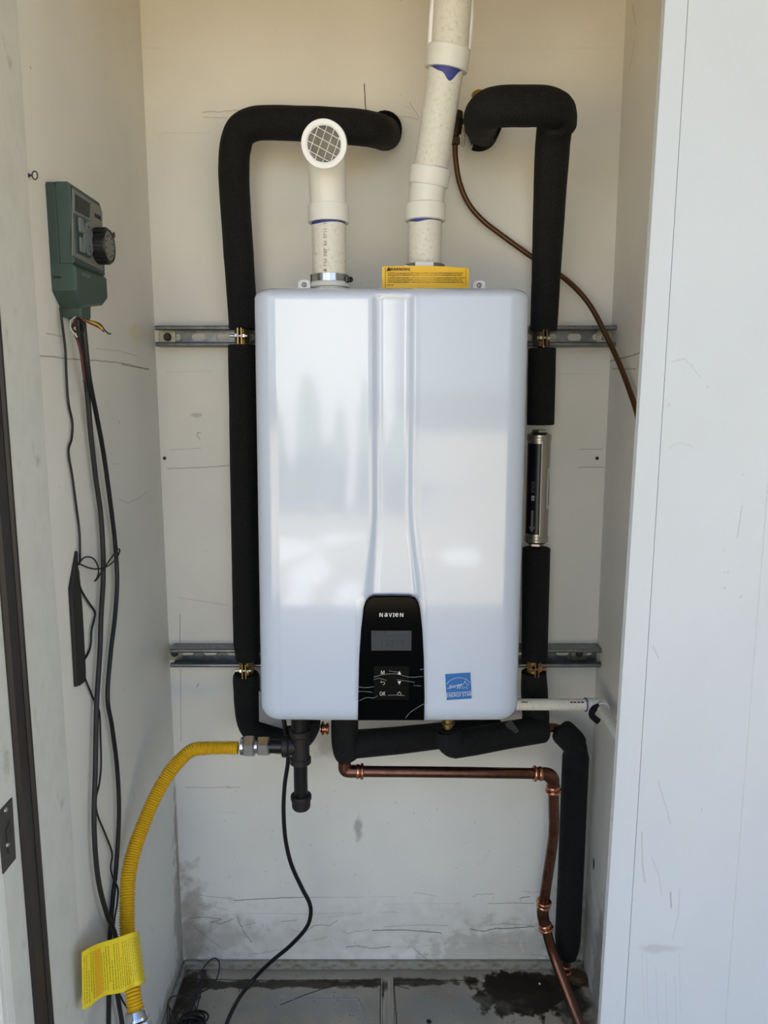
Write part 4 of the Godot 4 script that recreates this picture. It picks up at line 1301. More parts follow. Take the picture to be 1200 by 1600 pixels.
func left_pipe() -> void:
	var t := thing("insulated_pipe", "black foam-sleeved pipe up the heater's left side and across to the back wall", "pipe", Vector3.ZERO, 0.0, "black insulated water pipes")
	var core := fillet([Vector3(-0.0051, 1.8455, -1.62), Vector3(-0.0144, 1.8186, -1.53), Vector3(-0.2688, 1.8365, -1.53), Vector3(-0.2843, 1.7129, -1.535), Vector3(-0.2794, 1.459, -1.548), Vector3(-0.2913, 0.7681, -1.548), Vector3(-0.2898, 0.6091, -1.545), Vector3(-0.1589, 0.6336, -1.47), Vector3(-0.1559, 0.6948, -1.45)], 0.04, 8)
	part("copper_pipe", tube_of(core, 0.0111, 16), M.copper, t)
	# uppermost sleeve: out of the wall, along, down to the upper strut
	var p := spline([Vector3(0.0038, 1.8412, -1.614), Vector3(-0.0024, 1.8257, -1.56), Vector3(-0.0164, 1.8126, -1.502), Vector3(-0.0438, 1.8081, -1.474), Vector3(-0.0926, 1.8141, -1.481), Vector3(-0.1518, 1.8214, -1.495), Vector3(-0.2067, 1.8285, -1.512), Vector3(-0.2421, 1.8285, -1.519), Vector3(-0.2671, 1.8167, -1.524), Vector3(-0.2787, 1.7884, -1.527), Vector3(-0.2825, 1.7549, -1.529), Vector3(-0.2833, 1.7124, -1.533), Vector3(-0.2807, 1.5974, -1.543), Vector3(-0.2761, 1.4664, -1.548)], 6)
	var r := []
	for i in p.size():
		r.append(lerpf(0.0305, 0.0285, float(i) / p.size()))
	var b := MB.new()
	sleeve(b, p, lumpy(p, r, 0.0006, 2))
	part("foam_sleeve", b, M.black_foam, t)
	# open foam end that sits round the pipe where it meets the wall
	b = MB.new()
	b.lathe([Vector2(0.013, 0.0), Vector2(0.031, 0.0), Vector2(0.0335, 0.006), Vector2(0.0335, 0.030), Vector2(0.030, 0.036), Vector2(0.013, 0.036)], Vector3(0.0013, 1.8428, -1.619), Vector3(0, 0, 1), 24)
	part("foam_collar", b, M.foam_cut, t)
	# loose cuff of the sleeve just above the upper strut
	b = MB.new()
	b.lathe([Vector2(0.012, 0), Vector2(0.0275, 0), Vector2(0.029, 0.002), Vector2(0.029, 0.011), Vector2(0.0278, 0.0125)], Vector3(-0.2759, 1.4596, -1.548), Vector3(0, 1, 0), 24)
	part("foam_cuff", b, M.black_foam, t)
	p = dense([Vector3(-0.2784, 1.4282, -1.548), Vector3(-0.28, 1.3283, -1.548), Vector3(-0.2832, 1.1484, -1.548), Vector3(-0.2859, 0.9618, -1.548), Vector3(-0.2878, 0.8242, -1.548), Vector3(-0.2869, 0.7822, -1.548)], 0.02)
	r = along(p, 0.0292, 0.0278)
	r[-1] = 0.0245
	r[-2] = 0.0262
	b = MB.new()
	sleeve(b, p, lumpy(p, r, 0.0007, 6))
	part("foam_sleeve", b, M.black_foam, t)
	p = spline([Vector3(-0.2911, 0.7511, -1.548), Vector3(-0.2911, 0.7177, -1.55), Vector3(-0.2891, 0.684, -1.545), Vector3(-0.2804, 0.6426, -1.535), Vector3(-0.2488, 0.6209, -1.52), Vector3(-0.2058, 0.6248, -1.5), Vector3(-0.1749, 0.6423, -1.475), Vector3(-0.158, 0.6722, -1.455), Vector3(-0.1546, 0.6961, -1.45)], 5)
	r = []
	for i in p.size():
		r.append(0.0270 if i < 2 else 0.0282)
	r[0] = 0.0245
	b = MB.new()
	sleeve(b, p, lumpy(p, r, 0.0008, 9))
	part("foam_sleeve", b, M.black_foam, t)
	pipe_clamp(Vector3(-0.2792, 1.4455, -1.548), "zinc-plated clamp holding the left pipe to the upper strut", -1.0, M.brass, M.steel)
	pipe_clamp(Vector3(-0.2901, 0.7653, -1.548), "brassy clamp holding the left pipe to the lower strut", -1.0, M.brass, M.zinc_washer)


func right_pipe() -> void:
	var t := thing("insulated_pipe", "black foam-sleeved pipe up the heater's right side, broken by a steel filter canister", "pipe", Vector3.ZERO, 0.0, "black insulated water pipes")
	var core := fillet([Vector3(0.1941, 1.8395, -1.62), Vector3(0.1842, 1.8285, -1.54), Vector3(0.1814, 1.8196, -1.42), Vector3(0.2186, 1.8198, -1.404), Vector3(0.2964, 1.8216, -1.42), Vector3(0.303, 1.8022, -1.457), Vector3(0.3052, 1.7127, -1.488), Vector3(0.3147, 1.459, -1.548), Vector3(0.3124, 1.2719, -1.548)], 0.03, 8)
	part("copper_pipe", tube_of(core, 0.0111, 16), M.copper, t)
	core = fillet([Vector3(0.3127, 1.0158, -1.548), Vector3(0.3156, 0.7681, -1.548), Vector3(0.3223, 0.6192, -1.545), Vector3(0.1358, 0.6576, -1.42), Vector3(0.1238, 0.6857, -1.4)], 0.03, 8)
	part("copper_pipe", tube_of(core, 0.0111, 16), M.copper, t)
	var p := spline(fillet([Vector3(0.1873, 1.833, -1.565), Vector3(0.1705, 1.8187, -1.475), Vector3(0.1838, 1.8176, -1.405), Vector3(0.2172, 1.8172, -1.395), Vector3(0.2725, 1.8179, -1.4), Vector3(0.3021, 1.8179, -1.415)], 0.02, 5), 4)
	# horizontal sleeve ending in a bulging elbow
	p = spline([Vector3(0.1935, 1.8315, -1.575), Vector3(0.1769, 1.8246, -1.5), Vector3(0.1761, 1.8198, -1.43), Vector3(0.1969, 1.8196, -1.405), Vector3(0.2398, 1.8189, -1.4), Vector3(0.2757, 1.8196, -1.405), Vector3(0.2999, 1.8171, -1.425), Vector3(0.3082, 1.8042, -1.45)], 7)
	var r := []
	for i in p.size():
		r.append(0.0325 if i > 10 else lerpf(0.027, 0.0325, i / 10.0))
	var b := MB.new()
	sleeve(b, p, lumpy(p, r, 0.0006, 3))
	part("foam_sleeve", b, M.black_foam, t)
	# torn knot under the elbow
	b = MB.new()
	b.tube(spline([Vector3(0.2802, 1.7827, -1.405), Vector3(0.2866, 1.7753, -1.398), Vector3(0.2972, 1.7747, -1.396), Vector3(0.3071, 1.7807, -1.402), Vector3(0.3125, 1.7908, -1.408)], 5), [0.004, 0.005, 0.006, 0.0065, 0.007, 0.007, 0.007, 0.007, 0.006, 0.006, 0.006, 0.006, 0.006, 0.006, 0.006, 0.005, 0.005, 0.005, 0.005, 0.004, 0.003], 10)
	part("torn_flap", b, M.black_foam, t)
	p = dense([Vector3(0.3031, 1.8037, -1.455), Vector3(0.3027, 1.7778, -1.465), Vector3(0.3057, 1.7132, -1.49), Vector3(0.3094, 1.6161, -1.515), Vector3(0.3131, 1.5131, -1.54), Vector3(0.3141, 1.4578, -1.548)], 0.02)
	r = along(p, 0.0315, 0.0262)
	b = MB.new()
	sleeve(b, p, lumpy(p, r, 0.0007, 12))
	part("foam_sleeve", b, M.black_foam, t)
	p = dense([Vector3(0.3121, 1.422, -1.548), Vector3(0.313, 1.3535, -1.548), Vector3(0.3137, 1.2738, -1.548)], 0.02)
	b = MB.new()
	sleeve(b, p, 0.0272)
	part("foam_sleeve", b, M.black_foam, t)
	p = dense([Vector3(0.3132, 1.0199, -1.548), Vector3(0.3147, 0.9072, -1.548), Vector3(0.3165, 0.7836, -1.548)], 0.02)
	b = MB.new()
	sleeve(b, p, along(p, 0.0285, 0.0272))
	part("foam_sleeve", b, M.black_foam, t)
	p = dense([Vector3(0.3161, 0.754, -1.548), Vector3(0.3193, 0.7034, -1.55), Vector3(0.3225, 0.6582, -1.545), Vector3(0.3204, 0.6196, -1.535)], 0.012)
	r = []
	for i in p.size():
		r.append(lerpf(0.0262, 0.0285, minf(1.0, i / 3.0)))
	b = MB.new()
	sleeve(b, p, lumpy(p, r, 0.0012, 17))
	part("foam_sleeve", b, M.black_foam, t)
	# mitred run back under the heater, ending in an upturned cup round the brass port
	p = [Vector3(0.3325, 0.6334, -1.53), Vector3(0.2635, 0.6421, -1.49), Vector3(0.1779, 0.6531, -1.435), Vector3(0.1399, 0.6598, -1.41)]
	b = MB.new()
	sleeve(b, dense(p, 0.02), 0.0275)
	part("foam_sleeve", b, M.black_foam, t)
	p = spline([Vector3(0.1535, 0.6536, -1.42), Vector3(0.136, 0.6607, -1.408), Vector3(0.1266, 0.6729, -1.402), Vector3(0.1237, 0.6949, -1.4)], 4)
	b = MB.new()
	b.tube(p, [0.012, 0.022, 0.026, 0.0272, 0.0272, 0.0272, 0.027, 0.0268, 0.026, 0.0255, 0.025, 0.0245, 0.024], 20, false)
	b.lathe([Vector2(0.024, 0), Vector2(0.022, 0.0012), Vector2(0.0115, 0.0012), Vector2(0.0115, -0.01)], p[-1], Vector3(0, 1, 0), 20)
	part("foam_elbow", b, M.black_foam, t)
	b = MB.new()
	var tf := Transform3D(Basis(Vector3(0, 0, 1), deg_to_rad(-58.0)), Vector3(0.2584, 0.6685, -1.463))
	b.box(tf.origin, Vector3(0.030, 0.0155, 0.0012), 0.0003, Basis(Vector3(0, 0, 1), deg_to_rad(-55.0)))
	part("tape_patch", b, M.tape_grey, t, "small grey tape patch")
	b = MB.new()
	var q := Vector3(0.1236, 0.7014, -1.4)
	b.lathe([Vector2(0, -0.004), Vector2(0.0105, -0.004), Vector2(0.0105, 0.004), Vector2(0.013, 0.005), Vector2(0.013, 0.007), Vector2(0.0095, 0.008), Vector2(0.0095, 0.022), Vector2(0, 0.022)], q, Vector3(0, 1, 0), 24)
	part("brass_port", b, M.brass, t, "brass port under the heater")
	# grey insulated stub and half-open foam cuff where the pipe leaves the wall
	b = MB.new()
	b.tube([Vector3(0.1889, 1.8368, -1.619), Vector3(0.1844, 1.8237, -1.55)], 0.021, 20)
	part("wall_stub", b, M.green_back, t)
	b = MB.new()
	var rows := []
	for i in 3:
		var row := []
		for j in 15:
			var a := deg_to_rad(lerpf(-112.0, 38.0, j / 14.0))
			var rr := 0.038
			row.append(Vector3(0.1853, 1.8404, -1.6) + Vector3(rr * cos(a), rr * sin(a), 0.005 + 0.030 * i))
		rows.append(row)
	b.grid(rows, Vector3(0, -1, 0))
	var rin := []
	for rw in rows:
		var o := []
		for j in rw.size():
			var c := Vector3(0.1853, 1.8404, rw[j].z)
			o.append(c + (rw[j] - c) * 0.8)
		rin.append(o)
	b.grid(rin, Vector3(0, 1, 0))
	b.grid([rows[2], rin[2]], Vector3(0, 0, 1))
	b.quad(rows[0][0], rows[2][0], rin[2][0], rin[0][0], Vector3(-1, 0, 0))
	part("open_cuff", b, M.foam_cut, t)
	b = MB.new()
	b.tube(spline([Vector3(0.2024, 1.8592, -1.6), Vector3(0.1854, 1.8639, -1.565), Vector3(0.1754, 1.8462, -1.56), Vector3(0.1809, 1.8126, -1.57)], 5), 0.013, 14)
	part("foam_back", b, M.foam_cut, t)
	pipe_clamp(Vector3(0.3115, 1.4418, -1.548), "zinc-plated clamp holding the right pipe to the upper strut", 1.0, M.brass_old, M.zinc_washer)
	pipe_clamp(Vector3(0.317, 0.7681, -1.548), "brassy clamp holding the right pipe to the lower strut", 1.0, M.brass, M.copper_bright)
	# filter canister
	var f := thing("scale_filter", "stainless inline scale filter canister with dark blue label on the right pipe", "filter")
	var top := Vector3(0.3118, 1.2572, -1.548)
	var bot := Vector3(0.3122, 1.0319, -1.548)
	var ax := (top - bot).normalized()
	var h := (top - bot).length()
	b = MB.new()
	b.lathe([Vector2(0.0235, h - 0.014), Vector2(0.0232, h - 0.0145), Vector2(0.0232, 0.0145), Vector2(0.0235, 0.014)], bot, ax, 32)
	part("body", b, M.steel_brushed, f)
	for e in [0.0, 1.0]:
		b = MB.new()
		var s := 1.0 if e == 0.0 else -1.0
		b.lathe([Vector2(0, 0), Vector2(0.0185, 0), Vector2(0.0243, 0.004), Vector2(0.0243, 0.0085), Vector2(0.0238, 0.0092), Vector2(0.0243, 0.010), Vector2(0.0243, 0.0145), Vector2(0.0232, 0.015)], bot + ax * h * e, ax * s, 32)
		part("end_cap", b, M.steel_brushed, f)
		b = MB.new()
		hex_nut(b, bot + ax * h * e, -ax * s, 0.0155, 0.0060, 0.25)
		part("hex_nut", b, M.steel_brushed, f)
	var wrap := func(a0: float, a1: float, y0: float, y1: float, rr: float) -> MB:
		var g := []
		for i in 2:
			var row := []
			for j in 17:
				var a := deg_to_rad(lerpf(a0, a1, j / 16.0))
				row.append(bot + ax * lerpf(y0, y1, i) + Vector3(sin(a), 0, cos(a)) * rr)
			g.append(row)
		var mb := MB.new()
		mb.grid(g, Vector3(0, 0, 1))
		return mb
	var lab := part("blue_label", wrap.call(-78.0, 2.0, 0.021, h - 0.021, 0.0234), M.label_navy, f)
	part("label_border", wrap.call(2.0, 7.0, 0.017, h - 0.017, 0.0234), M.label_white, f)
	part("white_label", wrap.call(40.0, 84.0, 0.072, h - 0.071, 0.0235), M.label_white, f)
	var down := Basis(Vector3(0, 0, 1), -PI / 2.0)
	var turn := Basis(Vector3(0, 1, 0), deg_to_rad(-34.0)) * down
	var o1 := bot + Vector3(sin(deg_to_rad(-34.0)), 0, cos(deg_to_rad(-34.0))) * 0.0236
	lettering("SCALE", 0.0062, o1 + ax * 0.118, turn, M.label_grey, lab, false, "lettering", 1.0)
	lettering("RX", 0.0062, o1 + ax * 0.095, turn, M.label_white, lab, true, "lettering", 1.0)
	b = MB.new()
	var fr := Transform3D(turn, o1 + ax * 0.048)
	b.prism([Vector2(-0.022, 0.0025), Vector2(0.011, 0.0025), Vector2(0.011, 0.0068), Vector2(0.023, 0.0), Vector2(0.011, -0.0068), Vector2(0.011, -0.0025), Vector2(-0.022, -0.0025)], fr, 0.0004)
	part("flow_arrow", b, M.label_grey, lab)
	var wt := part("small_print", wrap.call(50.0, 52.0, 0.08, h - 0.08, 0.0238), M.print_black, f)
	for k in 3:
		part("small_print", wrap.call(56.0 + 6.0 * k, 58.0 + 6.0 * k, 0.08, h - 0.085 - 0.01 * k, 0.0238), M.print_black, f)


func drain_valve() -> void:
	# small valve with yellow cap beside the right pipe's wall outlet, and the thin tube that leaves it
	var t := thing("stop_valve", "small tarnished brass valve with yellow cap beside the white exhaust pipe", "valve")
	var b := MB.new()
	var c := Vector3(0.1381, 1.8479, -1.565)
	b.lathe([Vector2(0, -0.022), Vector2(0.010, -0.022), Vector2(0.0115, -0.018), Vector2(0.0115, 0.000), Vector2(0.0125, 0.002), Vector2(0.0125, 0.016), Vector2(0.011, 0.018), Vector2(0, 0.018)], c, Vector3(0, 1, 0), 16)
	b.tube([c, Vector3(0.1461, 1.8501, -1.572)], 0.009, 14)
	part("body", b, M.bronze_dark, t)
	b = MB.new()
	hex_nut(b, Vector3(0.1362, 1.8065, -1.565), Vector3(0, 1, 0), 0.0105, 0.013, 0.3)
	b.tube([Vector3(0.136, 1.8226, -1.565), Vector3(0.1383, 1.8364, -1.565)], 0.0075, 14)
	part("compression_nut", b, M.brass_old, t)
	b = MB.new()
	b.lathe([Vector2(0, 0), Vector2(0.0155, 0), Vector2(0.0165, 0.002), Vector2(0.0165, 0.005), Vector2(0.0155, 0.007), Vector2(0, 0.007)], Vector3(0.1464, 1.8142, -1.545), Vector3(1, -0.05, 0.12), 28)
	part("disc", b, M.disc_cream, t)
	b = MB.new()
	var k := Vector3(0.1809, 1.9057, -1.59)
	var rows := []
	for i in 9:
		var row := []
		var la := -PI / 2 + PI * i / 8.0
		for j in 17:
			var a := TAU * j / 16.0
			var s := Vector3(0.0125 * cos(la) * cos(a), 0.0075 * sin(la), 0.0105 * cos(la) * sin(a))
			row.append(k + Basis(Vector3(0, 0, 1), 0.25) * s)
		rows.append(row)
	var s2 := MB.new()
	for i in 8:
		for j in 16:
			var q := [rows[i][j], rows[i][j + 1], rows[i + 1][j + 1], rows[i + 1][j]]
			s2.quadn(q[0], q[1], q[2], q[3], (q[0] - k).normalized(), (q[1] - k).normalized(), (q[2] - k).normalized(), (q[3] - k).normalized())
	var cap := part("yellow_cap", s2, M.yellow_knob, t, "dull yellow cap")
	b = MB.new()
	b.tube([Vector3(0.1782, 1.8995, -1.592), Vector3(0.1676, 1.8682, -1.592)], 0.004, 10)
	part("stem", b, M.bronze_dark, t)

	var p := spline([Vector3(0.1362, 1.8065, -1.565), Vector3(0.1388, 1.7814, -1.575), Vector3(0.1478, 1.7429, -1.585), Vector3(0.1665, 1.7047, -1.59), Vector3(0.1964, 1.6726, -1.592), Vector3(0.2419, 1.6402, -1.594), Vector3(0.2966, 1.6036, -1.595), Vector3(0.3304, 1.5825, -1.594), Vector3(0.3605, 1.5619, -1.588), Vector3(0.387, 1.5339, -1.572), Vector3(0.4092, 1.5001, -1.555), Vector3(0.4295, 1.4516, -1.53), Vector3(0.4464, 1.3989, -1.495), Vector3(0.4523, 1.3433, -1.435), Vector3(0.4564, 1.2888, -1.385), Vector3(0.4546, 1.2101, -1.32), Vector3(0.4541, 1.0852, -1.27), Vector3(0.4551, 0.9303, -1.23), Vector3(0.4554, 0.7181, -1.2), Vector3(0.4525, 0.3849, -1.17), Vector3(0.4474, 0.2308, -1.15)], 8)
	p.append(Vector3(0.453, 0.0, -1.15))
	solo("copper_tube", tube_of(p, 0.0052, 12), M.copper_old, "thin tarnished copper tube curving from the brass valve down behind the white door", "tube")


func plastic_pipes() -> void:
	# intake: pipe with printed text, clamp, elbow that opens towards the viewer behind a wire grille
	var t := thing("intake_pipe", "white plastic air intake pipe with elbow and round mesh screen facing the door", "pipe", Vector3.ZERO, 0.0, "white vent pipes")
	var lo := Vector3(-0.0973, 1.5263, -1.42)
	var hi := Vector3(-0.0976, 1.6475, -1.42)
	var ax := (hi - lo).normalized()
	var b := MB.new()
	b.tube([lo - ax * 0.012, hi], 0.0302, 32)
	part("pipe", b, M.pvc, t)
	b = MB.new()
	b.lathe([Vector2(0.0302, 0), Vector2(0.036, 0), Vector2(0.036, 0.006), Vector2(0.0335, 0.0075), Vector2(0.0335, 0.021), Vector2(0.0302, 0.0225)], lo - ax * 0.004, ax, 32)
	part("collar", b, M.pvc_fitting, t)
	# elbow body, hollow
	var hub := Vector3(-0.0978, 1.6346, -1.42)
	var face := Vector3(-0.0964, 1.731, -1.308)
	var fdir := (Vector3(0, 1.36, 0) - face + Vector3(-0.10, 0.0, 0)).normalized()
	var path := []
	var a0 := hub + ax * 0.02
	var a1 := Vector3(-0.0986, 1.7151, -1.405)
	var a2 := face - fdir * 0.055
	for k in 7:
		path.append(a0.lerp(a1, k / 6.0))
	for k in range(1, 11):
		var s := k / 10.0
		path.append(a1.lerp(Vector3(-0.0999, 1.755, -1.392), s).lerp((Vector3(-0.0999, 1.755, -1.392) as Vector3).lerp(a2, s), s))
	path.append(face - fdir * 0.022)
	b = MB.new()
	b.tube(path, 0.0322, 32, false)
	b.tube(path, 0.0268, 32, false, true)
	part("elbow", b, M.pvc_fitting, t)
	b = MB.new()
	b.lathe([Vector2(0.0302, 0), Vector2(0.0355, 0), Vector2(0.0362, 0.0012), Vector2(0.0362, 0.0285), Vector2(0.0352, 0.030), Vector2(0.0318, 0.0315)], hub - ax * 0.002, ax, 40)
	part("lower_hub", b, M.pvc_fitting, t)
	b = MB.new()
	b.lathe([Vector2(0.0318, -0.030), Vector2(0.0358, -0.028), Vector2(0.0366, -0.026), Vector2(0.0366, -0.001), Vector2(0.0358, 0), Vector2(0.0292, 0), Vector2(0.0285, -0.0015), Vector2(0.0275, -0.0015), Vector2(0.0268, -0.003), Vector2(0.0268, -0.03)], face, fdir, 48)
	part("face_hub", b, M.pvc_white, t)
	b = MB.new()
	b.lathe([Vector2(0.02665, -0.034), Vector2(0.02665, -0.030)], face, fdir, 40)
	part("primer_ring", b, M.primer, t)
	# grille wires
	var xx := Vector3.UP.cross(fdir).normalized()
	var yy := fdir.cross(xx)
	var scr := Node3D.new()
	scr.name = "screen"
	t.add_child(scr, true)
	for dirn in 2:
		for k in 4:
			var off: float = [-0.0195, -0.0075, 0.0050, 0.0175][k]
			var an := deg_to_rad(-27.0 + (90.0 if dirn == 1 else 0.0) + (4.0 if dirn == 1 else 0.0))
			var d := xx * cos(an) + yy * sin(an)
			var e := -xx * sin(an) + yy * cos(an)
			var half := sqrt(0.0272 * 0.0272 - off * off)
			b = MB.new()
			b.tube([face - fdir * 0.0022 + e * off - d * half, face - fdir * 0.0022 + e * off + d * half], 0.00055, 8)
			part("wire", b, M.pvc_white, scr)
	b = MB.new()
	patch(b, hub - ax * 0.0015, -ax, 0.0305, -80.0, 80.0, func(u: float) -> float: return 0.0035 + 0.003 * sin(u * 5.0) * (1.0 - u))
	part("primer_stain", b, M.primer, t)
	lettering("C 1120 PR 280 PSI @ 23", 0.0062, lo + ax * 0.052 + Vector3(-0.0045, 0.002, 0.0300), Basis(Vector3(0, 0, 1), -PI / 2.0) * Basis(Vector3(1, 0, 0), deg_to_rad(-4.0)), M.print_red, t, true, "pipe_print", 0.82, true)
	var hc := thing("hose_clamp", "shiny steel hose clamp round the foot of the intake pipe", "clamp")
	b = MB.new()
	b.lathe([Vector2(0.0338, 0), Vector2(0.0346, 0.0004), Vector2(0.0346, 0.0126), Vector2(0.0338, 0.013)], lo + ax * 0.0045, ax, 40)
	part("band", b, M.steel, hc)
	b = MB.new()
	var sc := lo + ax * 0.011 + Vector3(0.0325, -0.002, 0.012)
	b.box(sc + Vector3(-0.002, 0, 0), Vector3(0.009, 0.012, 0.010), 0.0015)
	part("screw_housing", b, M.steel_dark, hc)
	b = MB.new()
	hex_nut(b, sc + Vector3(0.0035, -0.001, 0.002), Vector3(0.6, 0, 0.8), 0.0052, 0.006)
	part("screw", b, M.steel_dark, hc)

	# exhaust: pipe, two elbows, leaning upper pipe
	t = thing("exhaust_pipe", "white plastic vent pipe leaning upward behind the yellow warning placard", "pipe", Vector3.ZERO, 0.0, "white vent pipes")
	lo = Vector3(0.0732, 1.5245, -1.44)
	hi = Vector3(0.0738, 1.6518, -1.44)
	ax = (hi - lo).normalized()
	b = MB.new()
	b.tube([lo, hi], 0.0302, 32)
	part("lower_pipe", b, M.pvc, t)
	var m0 := Vector3(0.0825, 1.7295, -1.435)
	var m1 := Vector3(0.1057, 1.8814, -1.41)
	var mx := (m1 - m0).normalized()
	b = MB.new()
	b.tube([m0 - mx * 0.01, m1 + mx * 0.01], 0.0302, 32)
	part("upper_pipe", b, M.pvc, t)
	hub = Vector3(0.0739, 1.6398, -1.44)
	b = MB.new()
	var eb := []
	var h1 := Vector3(0.0752, 1.6899, -1.44)
	for k in 13:
		var s := k / 12.0
		eb.append(hub.lerp(h1, s).lerp(h1.lerp(m0, s), s))
	b.tube(eb, 0.0318, 32, false)
	part("elbow", b, M.pvc_fitting, t)
	b = MB.new()
	b.lathe([Vector2(0.0302, 0), Vector2(0.0352, 0), Vector2(0.0362, 0.0012), Vector2(0.0362, 0.0275), Vector2(0.0352, 0.0290), Vector2(0.0316, 0.0300)], hub, ax, 40)
	part("lower_hub", b, M.pvc_fitting, t)
	b = MB.new()
	b.lathe([Vector2(0.0316, -0.0310), Vector2(0.0352, -0.0295), Vector2(0.0362, -0.028), Vector2(0.0362, -0.0012), Vector2(0.0352, 0), Vector2(0.0302, 0)], m0 - mx * 0.000, mx, 40)
	part("upper_hub", b, M.pvc_fitting, t)
	b = MB.new()
	b.lathe([Vector2(0.0312, 0.0008), Vector2(0.0305, 0.0016)], m0, mx, 40)
	part("primer_ring", b, M.primer, t)
	var fx := (Vector3(0.1133, 2.0354, -1.385) - m1).normalized()
	b = MB.new()
	b.lathe([Vector2(0.0302, -0.002), Vector2(0.0360, -0.0015), Vector2(0.0368, 0), Vector2(0.0368, 0.0300), Vector2(0.0352, 0.0335), Vector2(0.0318, 0.0345)], m1, mx, 40)
	part("top_hub", b, M.pvc_fitting, t)
	b = MB.new()
	var c2 := m1 + mx * 0.034
	b.tube([m1 + mx * 0.02, c2, c2 + fx * 0.05, c2 + fx * 0.11, c2 + fx * 0.255], 0.0322, 32, false)
	part("top_fitting", b, M.pvc, t)
	for s in [-1.0, 1.0]:   # moulding webs down either side
		b = MB.new()
		var side: Vector3 = fx.cross(Vector3(0, 0, 1)).normalized() * s
		var w0: Vector3 = c2 - mx * 0.004
		var w1: Vector3 = c2 + fx * (0.095 if s < 0.0 else 0.075)
		b.prism([Vector2(0, 0), Vector2(0.0368, 0), Vector2(0.0372, 0.05), Vector2(0.0340, (w1 - w0).length()), Vector2(0, (w1 - w0).length())], Transform3D(Basis(side, fx, side.cross(fx)), w0 - side.cross(fx) * 0.006), 0.010, 0.002, true)
		part("web", b, M.pvc_white, t)
	b = MB.new()
	b.box(c2 + fx * 0.094 + Vector3(0.007, 0, 0.0325), Vector3(0.008, 0.024, 0.006), 0.0028, Basis(Vector3(0, 0, 1), -0.1))
	part("mould_nub", b, M.pvc_fitting, t)
	b = MB.new()
	patch(b, m1 - mx * 0.002, -mx, 0.0305, -62.0, 58.0, func(u: float) -> float: return lerpf(0.001, 0.0075, smoothstep(0.0, 0.35, u)) + 0.013 * exp(-pow((u - 0.64) / 0.15, 2.0)) * 1.0 - 0.007 * smoothstep(0.72, 1.0, u))
	part("primer_stain", b, M.primer, t)
	b = MB.new()
	patch(b, hub - ax * 0.0005, -ax, 0.0304, -75.0, 60.0, func(u: float) -> float: return 0.0018 + 0.0035 * exp(-pow((u - 0.35) / 0.2, 2.0)))
	part("primer_stain", b, M.primer, t)
	for q in [[Vector3(0.07, 1.5567, -1.385), Vector3(0.032, 0.009, 0.008)], [Vector3(0.0382, 1.5558, -1.4), Vector3(0.009, 0.004, 0.008)]]:
		b = MB.new()
		b.box(q[0], q[1], 0.001)
		part("collar_catch", b, M.pvc_white, t)
	b = MB.new()
	b.lathe([Vector2(0.0302, 0), Vector2(0.037, 0), Vector2(0.037, 0.006), Vector2(0.0302, 0.007)], Vector3(0.0729, 1.558, -1.44), Vector3(0, 1, 0), 36)
	part("collar", b, M.case_shade_grey, t)

	# condensate line
	t = thing("condensate_pipe", "thin white plastic condensate pipe crossing the right sleeve and turning along the right wall", "pipe")
	var e0 := Vector3(0.2592, 0.7131, -1.475)
	var e1 := Vector3(0.411, 0.7082, -1.485)
	var el := Vector3(0.4399, 0.7053, -1.49)
	var dn := Vector3(el.x + 0.0, el.y - 0.004, -1.285)
	b = MB.new()
	b.tube([e0, e1 + (e1 - e0).normalized() * 0.01], 0.0118, 20)
	part("pipe", b, M.pvc, t)
	b = MB.new()
	b.tube([el + Vector3(0, 0, 0.005), dn], 0.0112, 20)
	part("pipe", b, M.pvc, t)
	b = MB.new()
	b.tube([e1, el - Vector3(0.006, 0, 0)], 0.0140, 20, false)
	b.tube(fillet([el - Vector3(0.008, 0, 0), el + Vector3(0.003, 0, 0.000), el + Vector3(0.003, 0, 0.020)], 0.010, 6), 0.0140, 20)
	part("elbow", b, M.pvc_fitting, t)
	b = MB.new()
	b.lathe([Vector2(0.0119, -0.0012), Vector2(0.0142, -0.0010), Vector2(0.0142, 0.0006), Vector2(0.0119, 0.0008)], e1, e1 - e0, 24)
	part("primer_ring", b, M.primer, t)
	for q in [[813.0, 823.0, 1096.5], [888.0, 911.0, 1096.0]]:   # dark blocks of print along the pipe's top
		b = MB.new()
		var qa := Vector3(0.2592, 0.7131, -1.475).lerp(Vector3(0.411, 0.7082, -1.485), (q[0] - 800.0) / 115.0)
		var qb := Vector3(0.2592, 0.7131, -1.475).lerp(Vector3(0.411, 0.7082, -1.485), (q[1] - 800.0) / 115.0)
		for k in 4:
			b.box(qa.lerp(qb, (k + 0.5) / 4.0) + Vector3(0, 0.0085, 0.0086), Vector3((qb - qa).length() / 4.0 * 0.7, 0.0028, 0.0003), 0.0001, Basis(Vector3(1, 0, 0), deg_to_rad(-45.0)))
		part("pipe_print", b, M.print_black, t)
	b = MB.new()
	b.tube(spline([el + Vector3(-0.005, 0.006, 0.020), el + Vector3(-0.017, -0.001, 0.020), el + Vector3(-0.019, -0.014, 0.020), el + Vector3(-0.006, -0.026, 0.022)], 6), 0.0065, 12)
	solo("foam_saddle", b, M.black_foam, "small curl of black foam hung round the condensate elbow at the right wall", "foam")


